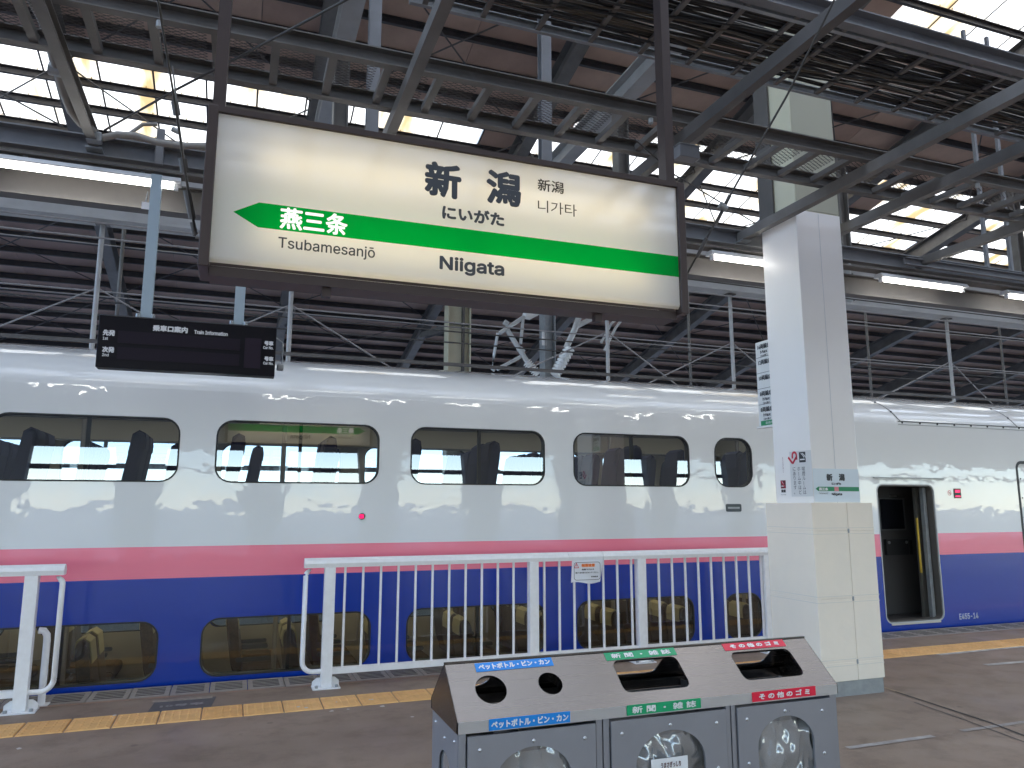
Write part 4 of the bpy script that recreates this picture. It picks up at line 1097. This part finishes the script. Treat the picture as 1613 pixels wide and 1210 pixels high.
    # lamp beam along the platform
lr = thing('lamp_beam', 'double blue grey channel beam carrying the fluorescent lamps behind the column', 'beam', (3, 6.7, 4.5))
MB().chan((-4.5, 6.62, 4.65), (13.5, 6.62, 4.65), .09, .17, .012, up=(0, 0, 1)).build('upper_channel', 'steel_blue', lr)
MB().box((-4.5, 6.60, 4.505), (13.5, 6.74, 4.52)).build('lower_plate', 'steel', lr)
MB().chan((-4.5, 6.98, 4.42), (13.5, 6.98, 4.42), .09, .24, .012).build('rear_channel', 'steel_dark', lr)
MB().box((-4.5, 6.92, 4.285), (13.5, 7.06, 4.298)).build('rear_plate', 'steel_dark', lr)
for px in (587, 858):
    p = ony(px, 150, 6.66); MB().chan((p.x, 6.66, 4.74), (p.x, 6.66, 8.1), .11, .11, .012, up=(0, 1, 0)).build('hanger', 'steel_blue', lr)
for px, py in ((1525, 60), (1548, 350)):
    p = ony(px, py, 6.66); MB().bar((p.x+(.35 if py == 60 else 0), 6.66, 4.74), (p.x+(.35 if py == 60 else 0), 6.66, 8.1), .045, .04, up=(0, 1, 0)).build('hanger', 'steel_blue', lr)
p = ony(253, 220, 6.56); MB().bar((p.x, 6.56, 4.55), (p.x, 6.56, 4.86), .06, .04, up=(0, 1, 0)).build('bracket', 'steel_blue', lr)
p = ony(1420, 340, 6.5); MB().chan((p.x, 6.5, 4.62), (p.x+5, 6.5, 4.62), .05, .09, .01).build('side_channel', 'steel_blue', lr)
# fluorescent lamps
def lamp(x0, L, Y, z, label, group):
    t_ = thing('fluorescent_lamp', label, 'lamp', (x0+L/2, Y, z), group)
    prof = [(-.045, .03), (-.07, -.012), (-.06, -.018), (.06, -.018), (.07, -.012), (.045, .03)]
    g = MB(); g.sect((x0, Y, z), (x0+L, Y, z), prof); fixn(g.build('batten', 'lampbody', t_))
    tb = MB().tube([(x0+.05, Y, z-.045), (x0+L-.05, Y, z-.045)], .0165, 10).build('tube', 'tube', t_)
    for xx in (x0+.02, x0+L-.055):
        MB().box((xx, Y-.018, z-.068), (xx+.035, Y+.018, z-.018)).build('lamp_holder', 'lampbody', t_)
    for xx in (x0+.3, x0+L-.3):
        MB().box((xx-.015, Y-.015, z+.03), (xx+.015, Y+.015, z+.055)).build('mount', 'galv', t_)
G1 = 'lit lamps under the lamp beam'
lamp(-2.02, 1.45, 6.66, 4.45, 'lit fluorescent lamp over the pale blue display posts', G1)
lamp(.45, 1.45, 6.66, 4.45, 'lit fluorescent lamp hidden behind the big name sign', G1)
lamp(2.6, 1.45, 6.66, 4.45, 'lit fluorescent lamp hidden behind the big name sign', G1)
lamp(4.72, 1.40, 6.66, 4.45, 'lit fluorescent lamp whose end passes behind the white column', G1)
lamp(7.10, 1.40, 6.66, 4.45, 'lit fluorescent lamp between the white column and the last lamp', G1)
lamp(9.20, 1.40, 6.66, 4.45, 'lit fluorescent lamp furthest along the beam past the column', G1)
lamp(11.6, 1.40, 6.66, 4.45, 'lit fluorescent lamp furthest along the beam past the column', G1)
for k in range(8):
    lamp(-4.4+2.38*k, 1.40, -2.3, 4.45, 'lit fluorescent lamp in the row over the opposite platform edge', 'lamps over the opposite platform edge')
b = thing('lamp_beam', 'grey channel beam carrying lamps over the opposite platform edge', 'beam', (3, -2.3, 4.6))
MB().chan((-5, -2.3, 4.58), (14, -2.3, 4.58), .09, .15, .012).build('channel', 'steel_blue', b)
# cable rack with bundled cables
RZ, RY0, RY1 = 5.02, 3.62, 4.42
rk = thing('cable_rack', 'overhead ladder rack loaded with dozens of black cables', 'cable rack', (4, 4, RZ))
MB().chan((1.2, RY0, RZ+.02), (9, RY0, RZ+.02), .07, .13, .01, up=(0, 0, 1)).build('rack_beam', 'steel_blue', rk)
MB().chan((.9, RY1, RZ), (9, RY1, RZ), .03, .07, .006).build('rack_rail', 'galv', rk)
MB().chan((.9, RY0+.09, RZ), (9, RY0+.09, RZ), .03, .07, .006).build('rack_rail', 'galv', rk)
X = 1.0
while X < 8.6:
    MB().bar((X, RY0+.03, RZ-.02), (X, RY1-.01, RZ-.02), .035, .022).build('rung', 'steel', rk); X += .40
rc = random.Random(5)
for i in range(34):
    y_ = RY0+.13+.62*(i+.5)/34+rc.uniform(-.008, .008); r_ = rc.choice((.008, .010, .012, .014)); z_ = RZ+.005+rc.choice((0, 0, .02, .035))
    pts = [(.7+.5*j, y_+rc.uniform(-.012, .012), z_+rc.uniform(-.006, .01)) for j in range(18)]
    MB().tube(pts, r_, 6).build('cable', 'cable' if rc.random() < .86 else 'cable2', rk)
for j in range(5):
    pts = [(1.6+.5*k_, RY0+.3+.08*j+.05*math.sin(k_*1.3+j), RZ-.012-.03*abs(math.sin(k_*.9+j*1.7))) for k_ in range(12)]
    MB().tube(pts, .009, 6).build('cable', 'cable2' if j in (1, 3) else 'cable', rk)
# conduit running down from the roof to the lamp beam
cp_ = thing('conduit_pipe', 'bent grey conduit dropping beside a beam to the lamp beam', 'pipe', (-1.3, 6.3, 4.6))
pxs = [(45, -10), (66, 30), (80, 72), (90, 110), (100, 145), (112, 175), (128, 195), (147, 205)]
pts = [ony(px, py, 5.2+1.2*i/7) for i, (px, py) in enumerate(pxs)]
MB().tube(pts, .032, 10).build('pipe', 'pipe', cp_)
p = pts[3]; MB().tube([p+Vector((-.05, 0, .0)), p+Vector((.05, 0, -.01))], .045, 8).build('clip', 'galv', cp_)
pxs = [(160, 218), (185, 212), (215, 214), (245, 224), (285, 230), (330, 230)]
MB().tube([ony(px, py, 6.42) for px, py in pxs], .028, 10).build('elbow_pipe', 'pipe', cp_)
MB().tube([ony(px, py, 6.45) for px, py in ((205, 210), (225, 196), (248, 196))], .016, 8).build('branch_pipe', 'pipe', cp_)
jb = ony(147, 214, 6.4); MB().box((jb.x-.05, 6.38, jb.z-.045), (jb.x+.06, 6.46, jb.z+.035)).build('junction_box', 'galv', cp_, bevel=.01)
# small white tag hanging by the lamp beam, and grey box at the sign hanger
tg = thing('white_tag', 'little white plate hanging beside the display post', 'tag', tuple(ony(229, 322, 6.4)))
p = ony(229, 324, 6.4); MB().box((p.x-.028, 6.40, p.z-.03), (p.x+.028, 6.405, p.z+.03)).build('plate', 'alu_white', tg)
MB().tube([p+Vector((0, 0, .03)), p+Vector((.01, 0, .12))], .005, 5).build('hook', 'galv', tg)
p = ony(1080, 243, 4.72)
gb = thing('junction_box', 'grey metal junction box on the catwalk chord beside the sign hanger', 'box', tuple(p))
MB().box((p.x-.09, 4.66, p.z-.05), (p.x+.09, 4.76, p.z+.05)).build('case', 'steel_blue', gb, bevel=.006)
MB().box((p.x-.095, 4.655, p.z+.05), (p.x+.095, 4.765, p.z+.056)).build('lid', 'galv', gb)
# stay wires of the sign, with turnbuckles
def stay(pts, label, r=.006):
    t_ = thing('stay_wire', label, 'wire', tuple(pts[-1]))
    MB().tube(pts, r, 6).build('wire', 'wire', t_)
    return t_
YL = 3.55
w1 = stay([ony(248, -5, 2.7), ony(276, 165, 3.1), ony(290, 262, 3.35), ony(308, 372, YL)], 'rusty stay wire with turnbuckles tied to the left sign edge', .0045)
MB().tube([ony(272, 105, 4.6), ony(283, 205, 4.0), ony(297, 300, 3.65), ony(310, 374, YL)], .005, 6).build('second_wire', 'wire', w1)
for a, d, r_ in (((275, 160), (279, 182), .016), ((288, 250), (291, 272), .018), ((294, 300), (303, 345), .016), ((303, 350), (308, 372), .012)):
    MB().tube([ony(*a, 3.2+.35*(a[1]/372)), ony(*d, 3.2+.35*(d[1]/372))], r_, 8).build('turnbuckle', 'steel_dark', w1)
MB().tube([ony(308, 372, YL), ony(320, 374, YL)], .012, 8).build('eye_bolt', 'galv', w1)
MB().tube([ony(271, 203, 3.3), ony(282, 208, 3.3)], .012, 6).build('shackle', 'galv', w1)
w2 = stay([ony(1318, -8, 2.5), ony(1240, 150, 2.9), ony(1160, 290, 3.3), ony(1078, 440, YL)], 'rusty stay wire tied to the right sign edge crossing before the column', .006)
for a, d, r_ in (((1150, 307), (1128, 352), .011), ((1113, 375), (1098, 405), .010)):
    MB().tube([ony(*a, 3.35), ony(*d, 3.42)], r_, 8).build('turnbuckle', 'steel_dark', w2)
p = ony(1139, 326, 3.36); MB().tube([p+Vector((-.02, 0, .01)), p+Vector((.02, 0, -.01))], .02, 8).build('insulator', 'galv', w2)
w3 = stay([ony(1000, 220, 4.72), ony(1062, 275, 4.9), ony(1190, 352, 5.6)], 'thin dark wire slanting from the catwalk behind the right sign hanger', .006)
w4 = stay([ony(100, 200, 6.4), ony(0, 145, 6.4), ony(-30, 128, 6.4)], 'thin dark wire rising from the lamp beam past the conduit', .007)
w5 = stay([ony(165, 205, 6.3), ony(280, 140, 5.4), ony(380, 88, 4.9), ony(560, -8, 4.2)], 'thin knotted wire rising from the conduit elbow past the left hanger', .009)

# ================================================================ overhead line gear above the train
def wire(px, py, Y, r, label, mm='wire_pale'):
    z = ony(px, py, Y).z; t_ = MB().tube([(-14+2.0*k_, Y, z+.03*math.sin(k_*.35)) for k_ in range(24)], r, 6).build('overhead_wire', mm)
    tag(t_, label, 'wire', 'overhead wires along the tracks'); return t_
LBL = 'thin overhead wire running along the tracks above the train roof'
for px, py, Y, mm in ((600, 499.5, 10.4, 'wire_pale'), (600, 514, 10.2, 'wire'), (600, 532, 10.2, 'wire'), (100, 322, 9.2, 'wire'), (100, 348, 9.4, 'wire_pale'), (100, 372, 9.6, 'wire_pale'), (1400, 516, 15.6, 'wire_pale'), (1400, 572, 14.0, 'wire_pale')):
    wire(px, py, Y, .011 if Y < 12 else .012, LBL, mm)
# mast with cantilever and insulators
YM = 12.6
cm_ = thing('catenary_mast', 'grey steel catenary mast with white insulators and cantilever arms behind the train', 'mast', (ony(862, 560, YM).x, YM, -1.4))
p = ony(862.5, 540, YM); MX = p.x
MB().ibeam((MX, YM, -1.4), (MX, YM, 8.1), .26, .22, .02, .016, up=(1, 0, 0)).build('post', 'galv', cm_)
MB().box((MX-.16, YM-.13, ony(862, 547, YM).z), (MX-.08, YM-.11, ony(862, 525, YM).z)).build('number_plate', 'alu_white', cm_)
def mp2(px, py, Y=11.6): return ony(px, py, Y)
def arm(name, pts, r, m, Y=11.6, n=8): return MB().tube([mp2(a, d_2, Y) for a, d_2 in pts], r, n).build(name, m, cm_)
def insul(p0, p1, r, nsh, Y=11.6):
    a, d = mp2(*p0, Y), mp2(*p1, Y); g = MB(); pts = []; rs = []
    for i in range(nsh):
        for f, rr in ((.1, .6), (.35, 1), (.55, 1), (.9, .6)):
            pts.append(a.lerp(d, (i+f)/nsh)); rs.append(r*rr)
    g.tube(pts, rs, 14); return g.build('insulator', 'insul', cm_)
arm('arm', [(853, 484), (826, 499), (787, 525)], .035, 'arm'); a = mp2(848, 487); d = mp2(827, 497)
g = MB().tube([mp2(852, 484), mp2(849, 486), mp2(830, 496), mp2(826, 499)], [.06, .10, .10, .05], 14); g.build('insulator', 'insul', cm_)
arm('arm', [(784, 525), (778, 560), (775, 582), (779, 584)], .025, 'arm'); arm('arm', [(799, 520), (818, 550), (832, 572)], .045, 'arm')
arm('arm', [(824, 503), (820, 542)], .028, 'arm'); arm('arm', [(783, 582), (820, 562)], .03, 'arm')
insul((829, 570), (848, 590), .08, 8); insul((898, 548), (873, 592), .10, 9)
arm('arm', [(916, 487), (905, 520), (892, 548)], .055, 'arm'); arm('arm', [(909, 514), (952, 491)], .045, 'arm')
arm('clamp', [(818, 549), (824, 556)], .06, 'arm'); arm('clamp', [(794, 507), (800, 511)], .05, 'arm')
arm('horn', [(947, 540), (963, 510), (982, 494)], .022, 'arm'); arm('horn', [(952, 552), (970, 516), (980, 503), (994, 496)], .025, 'arm')
# drop poles under the girder
for i, (px, Y) in enumerate(((147, 10.05), (456, 10.05), (956.5, 10.05), (1152, 10.05), (1492, 10.05), (182, 15.6), (1085, 15.6), (1365, 16.0), (1574, 16.0))):
    p = ony(px, 520, Y); X = p.x
    pl = thing('drop_pole', 'thin pale vertical pole hanging between girder and track behind the train', 'pole', (X, Y, 0), 'thin poles behind the train')
    z1 = 5.17 if Y < 11 else 8.2
    MB().tube([(X, Y, -1.2), (X, Y, z1)], .03 if Y < 11 else .035, 8).build('pole', 'steel_pale' if Y < 11 else 'steel', pl)
    MB().box((X-.08, Y-.06, z1-.02), (X+.08, Y+.06, z1)).build('flange', 'steel', pl)
    if Y < 11:
        for s2 in (-1, 1): MB().tube([(X, Y, 4.35), (X+s2*2.3, Y+.5, 3.2)], .011, 5).build('guy_wire', 'wire_pale', pl)

# ================================================================ litter bins in one stainless housing
bx0, bx1, by0, by1 = .830, 2.622, 2.868, 3.272
zc, zf, zr = .900, .942, 1.117
ym = (by0+by1)/2
bn = thing('recycling_bin', 'stainless three-door litter bin with sloping top and coloured labels', 'litter bin', ((bx0+bx1)/2, ym, 0))
# sloped lid with openings
P0 = Vector((bx0, by0, zf)); P1 = Vector((bx0, ym, zr)); sv = (P1-P0); SL = sv.length; sv.normalize(); sn_ = Vector((1, 0, 0)).cross(sv).normalized()
def slope(u_, v_, d=0): return P0+Vector((u_, 0, 0))+sv*v_+sn_*d
def slope_uv(px, py):
    p = onplane(px, py, P0, sn_); return ((p-P0).x, (p-P0).dot(sv))
def rounded(pts, r, n=5):
    out = []; m_ = len(pts)
    for i in range(m_):
        p, a, d = Vector(pts[i]), Vector(pts[i-1]), Vector(pts[(i+1) % m_])
        e1, e2 = (a-p).normalized(), (d-p).normalized(); s0, s1 = p+e1*r, p+e2*r
        for k_ in range(n+1):
            t2 = k_/n; q_ = s0*(1-t2)**2+p*2*t2*(1-t2)+s1*t2*t2; out.append((q_.x, q_.y))
    return out
L_ = bx1-bx0
def circ(px, py, r, n=28):
    u_, v_ = slope_uv(px, py); return [(u_+r*math.cos(2*math.pi*k_/n), v_+r*math.sin(2*math.pi*k_/n)) for k_ in range(n)]
holes = [circ(773.5, 1086, .064), circ(867, 1076.5, .051)]
for q_ in (((960, 1041.5), (1063, 1034), (1090, 1081), (988, 1091.5)), ((1147.5, 1029.5), (1238, 1020.5), (1270, 1062), (1177, 1073))):
    uv = [slope_uv(*p) for p in q_]
    # square the opening up in the plane of the lid
    vt, vb = (uv[0][1]+uv[1][1])/2, (uv[2][1]+uv[3][1])/2; ul, ur = (uv[0][0]+uv[3][0])/2, (uv[1][0]+uv[2][0])/2
    holes.append(rounded([(ul, vb), (ur, vb), (ur, vt), (ul, vt)], .035))
hdir = lambda l: l if sum(a[0]*c_[1]-c_[0]*a[1] for a, c_ in zip(l, l[1:]+l[:1])) < 0 else l[::-1]
g = MB(); g.poly([[(0, 0), (L_, 0), (L_, SL), (0, SL)]]+[hdir(h) for h in holes], lambda u_, v_, d: slope(u_, v_, d), -.003)
lid = fixn(g.build('lid', 'stainless', bn))
for h in holes:
    g = MB(); n = len(h); g.add([slope(u_, v_, .0012) for u_, v_ in h]+[slope(u_, v_, -.05 if len(h) > 26 and h is holes[1] else -.012) for u_, v_ in h], [(i, (i+1) % n, n+(i+1) % n, n+i) for i in range(n)], True)
    g.build('opening_rim', 'stainless', lid)
# rear slope, front lip, gable ends
def rslope(u_, v_, d=0): p = slope(u_, v_, d); return Vector((p.x, 2*ym-p.y, p.z))
g = MB(); g.poly([[(0, 0), (L_, 0), (L_, SL), (0, SL)]]+[hdir(h) for h in holes], lambda u_, v_, d: rslope(u_, v_, d), -.003); fixn(g.build('rear_lid', 'stainless', bn))
MB().box((bx0, by0, zc), (bx1, by0+.012, zf)).build('front_lip', mat('stainless with painted reflection', (.62, .63, .65), .32, 1, bump=(30, .1, .002)), bn)  # lip base colour raised to paint in the bright reflection along it
MB().box((bx0, by1-.012, zc), (bx1, by1, zf)).build('rear_lip', 'stainless', bn)
for X in (bx0, bx1):
    s2 = 1 if X == bx0 else -1
    g = MB(); g.poly([[(by0, zc), (by1, zc), (by1, zf), (ym, zr), (by0, zf)]], lambda a, z, d: (X+d, a, z), .003*s2); fixn(g.build('gable', 'stainless', bn))
MB().bar((bx0, ym, zr+.001), (bx1, ym, zr+.001), .012, .006).build('ridge_strip', 'stainless', bn)
# body: posts, doors with arched windows, bags
iz = .012
fy = by0+.010
doors = []
for a, d in ((735.5, 936), (961, 1141), (1160.5, 1306)):
    doors.append((onplane(a, 1160, Vector((0, fy, 0)), Vector((0, 1, 0))).x, onplane(d, 1130, Vector((0, fy, 0)), Vector((0, 1, 0))).x))
pb = [bx0+.008]+[v for d in doors for v in d]+[bx1-.008]
for a, d in ((pb[0], pb[1]-.006), (pb[2]+.006, pb[3]-.006), (pb[4]+.006, pb[5]-.006), (pb[6]+.006, pb[7])):
    if d-a > .03 and a > bx0+.05 and d < bx1-.05:
        m_ = (a+d)/2; MB().box((a, fy-.004, .03), (m_-.003, fy+.02, zc-.001)).build('post', 'bin_panel', bn); MB().box((m_+.003, fy-.004, .03), (d, fy+.02, zc-.001)).build('post', 'bin_panel', bn)
    else: MB().box((a, fy-.004, .03), (d, fy+.02, zc-.001)).build('post', 'bin_panel', bn)
def rivet(p, n, parent, r=.0075):
    g = MB(); n = Vector(n); e1 = Vector((0, 0, 1)).cross(n).normalized(); e2 = n.cross(e1); vs = []; N = 10
    for rr, hh in ((1, 0), (.8, .45), (.4, .7)): vs += [Vector(p)+(e1*math.cos(2*math.pi*k_/N)+e2*math.sin(2*math.pi*k_/N))*r*rr+n*r*hh for k_ in range(N)]
    g.add(vs, [(j*N+k_, j*N+(k_+1) % N, (j+1)*N+(k_+1) % N, (j+1)*N+k_) for j in range(2) for k_ in range(N)]+[tuple(range(2*N, 3*N))], True)
    return g.build('rivet', 'rivet', parent)
def arch(xc, hw, z0, zs):
    l = [(xc-hw, z0), (xc+hw, z0), (xc+hw, zs)]
    for k_ in range(1, 16): a = R(180*k_/16); l.append((xc+hw*math.cos(a), zs+hw*.78*math.sin(a)))
    l.append((xc-hw, zs)); return l
archpx = ((843, 1173.5), (1059, 1148), (1238, 1126))
rb_ = random.Random(11)
from mathutils import noise as mnoise
for (a, d), (ax, ay) in zip(doors, archpx):
    zt_ = onplane(ax, ay, Vector((0, fy, 0)), Vector((0, 1, 0))).z; xc = (a+d)/2; hw = (d-a)*.30
    zs = zt_-hw*.78; ar = arch(xc, hw, .28, zs)
    g = MB(); g.poly([[(a, .06), (d, .06), (d, zc-.012), (a, zc-.012)], hdir(ar)], lambda x_, z, dd: (x_, fy-.012+dd, z), .012)
    do = fixn(g.build('door', 'bin_panel', bn))
    for ex in (a+.03*1.6, d-.03*1.6):
        for zz_ in (zc-.062, zc-.24, .45): rivet((ex, fy-.012, zz_), (0, -1, 0), do)
    rivet((xc-.0, fy-.012, zt_+.02), (0, -1, 0), do)
    # crumpled clear bag pressed against the opening
    g = MB(); nx2, nz2 = 44, 54; vs = []
    for j in range(nz2+1):
        for i in range(nx2+1):
            u_, v_ = i/nx2, j/nz2; x_ = xc-hw-.02+(2*hw+.04)*u_; z = .26+(zt_-.24)*v_
            p = Vector((x_*11+z*3+a*7, z*5-x_*4, a)); f = 1-2*abs(mnoise.noise(p))+.5*(1-2*abs(mnoise.noise(p*2.3)))
            vs.append((x_, fy+.016+.035*(1-math.sin(math.pi*min(max(u_, 0), 1)))-.022*f+.03*mnoise.noise(Vector((x_*5, z*5, 3))), z))
    g.add(vs, [(j*(nx2+1)+i, j*(nx2+1)+i+1, (j+1)*(nx2+1)+i+1, (j+1)*(nx2+1)+i) for j in range(nz2) for i in range(nx2)], True)
    bg = thing('bin_bag', {0: 'clear crumpled bag behind the bottle and can door', 1: 'clear crumpled bag behind the newspaper door', 2: 'clear crumpled bag behind the red-labelled door'}[doors.index((a, d))], 'bag', (xc, fy+.05, .26), 'clear bags inside the litter bin')
    g.build('film', 'bag', bg)
# left side panel with an arched window, right panel, back, floor and dark inside
ar = arch(ym, .085, .30, .72)
sd_ = MB(); sd_.poly([[(by0+.014, .03), (by1-.006, .03), (by1-.006, zc-.002), (by0+.014, zc-.002)], hdir(ar)], lambda a, z, d: (bx0+.006+d, a, z), .004); sp_ = fixn(sd_.build('side_panel', 'bin_panel', bn))
for yy, zz_ in ((by0+.06, .86), (by1-.06, .86), (ym, .835)): rivet((bx0+.006, yy, zz_), (-1, 0, 0), sp_)
g = MB(); g.box((bx0+.016, by0+.06, .28), (bx0+.018, by1-.06, .82)); g.build('side_film', 'bag', sp_)
MB().box((bx1-.010, by0+.014, .03), (bx1-.006, by1-.006, zc-.002)).build('side_panel', 'bin_panel', bn)
MB().box((bx0+.012, by1-.012, .03), (bx1-.012, by1-.008, zc-.002)).build('back_panel', 'bin_panel', bn)
MB().box((bx0+.01, by0+.02, .03), (bx1-.01, by1-.01, .05)).build('floor_panel', 'bin_dark', bn)
for X in (pb[2]+(pb[3]-pb[2])/2, pb[4]+(pb[5]-pb[4])/2):
    MB().box((X-.003, by0+.04, .05), (X+.003, by1-.02, .93)).build('divider', 'bin_dark', bn)
for (a, d) in doors:
    g = MB(); g.box((a+.01, by0+.10, .52), (d-.01, by0+.108, .78)); g.build('inner_bin', mat('inner bin', (.45, .44, .43), .4, .5), bn)
    g = MB(); g.add([(a, by0+.02, .86), (d, by0+.02, .86), (d, by1-.03, .80), (a, by1-.03, .80)], [(0, 1, 2, 3)]); g.build('chute', mat('chute', (.30, .29, .28), .35, .6), bn)
MB().tube([(1.02, ym, .83), (1.12, ym+.02, .86)], [.06, .06], 14).build('plastic_bag_roll', mat('white plastic', (.55, .55, .58), .4), bn)
for X in (bx0+.06, bx1-.06):
    for Y in (by0+.05, by1-.05): MB().tube([(X, Y, 0), (X, Y, .03)], .02, 8).build('foot', 'black', bn)
# labels
def lab(pts, plane, n, m, body, bold, fill=.86, hfill=.62):
    n = Vector(n); q_ = [onplane(*p, plane, n) for p in pts]
    u_ = ((q_[1]-q_[0])+(q_[2]-q_[3])).normalized(); v_ = ((q_[0]-q_[3])+(q_[1]-q_[2])); v_ = (v_-u_*v_.dot(u_)).normalized()
    c0 = sum(q_, Vector())/4; w = ((q_[1]-q_[0]).length+(q_[2]-q_[3]).length)/2; h = abs((q_[0]-q_[3]).dot(v_)+(q_[1]-q_[2]).dot(v_))/2
    r4 = [c0+u_*(-w/2)+v_*(h/2), c0+u_*(w/2)+v_*(h/2), c0+u_*(w/2)-v_*(h/2), c0-u_*(w/2)-v_*(h/2)]
    o = sheet('label', m, bn, [p+n*.0012 for p in r4], n)
    nn = u_.cross(v_); nn = nn if nn.dot(n) > 0 else -nn
    text(body, 'white_ink', o, c0+n*.0018, u_, v_, w*fill, h*hfill, bold=bold, nrm=n, lift=.0012)
fpl = Vector((0, by0-.0002, 0)); fn_ = Vector((0, -1, 0))
B1, B2, B3 = 'ペットボトル・ビン・カン', '新 聞 ・ 雑 誌', 'そ の 他 の ゴ ミ'
lab([(747.9, 1046.2), (868, 1035.6), (872, 1049), (749.8, 1058.8)], P0, sn_, 'stk_blue', B1, .0016, .93, .68)
lab([(769.9, 1133), (897.9, 1120.5), (897.9, 1137.2), (770.3, 1151.7)], fpl, fn_, 'stk_blue', B1, .0012, .95, .68)
lab([(950.8, 1029.7), (1060.8, 1020), (1066.4, 1032), (955.8, 1041)], P0, sn_, 'stk_green', B2, .0010, .84, .62)
lab([(986.7, 1111), (1103.4, 1099.8), (1103.9, 1114.6), (987.4, 1128)], fpl, fn_, 'stk_green', B2, .0008, .86, .68)
lab([(1136.9, 1014.6), (1232.2, 1007.4), (1237.8, 1017.9), (1141.8, 1025.7)], P0, sn_, 'stk_red', B3, .0018, .80, .60)
lab([(1184.2, 1091.2), (1284, 1080), (1284.7, 1095.4), (1184.7, 1106)], fpl, fn_, 'stk_red', B3, .0013, .80, .64)
# white card stuck on the middle door
Yc_ = fy-.014
a, d = ony(1025.5, 1198, Yc_), ony(1083, 1193, Yc_)
cd = thing('white_card', 'white printed card stuck on the middle bin door', 'card', (a.x, Yc_, a.z-.1))
MB().box((a.x, Yc_-.001, a.z-.16), (d.x, Yc_, a.z+.002)).build('card', 'paper', cd)
text('うまさぎっしり', mat('brown ink', (.12, .05, .05), .5), cd, ((a.x+d.x)/2+.005, Yc_-.001, a.z-.024), ux, vz, (d.x-a.x)*.55, .022, bold=.0008, nrm=nr)
text('新潟', 'ink', cd, ((a.x+d.x)/2, Yc_-.001, a.z-.065), ux, vz, (d.x-a.x)*.4, .032, bold=.001, nrm=nr)
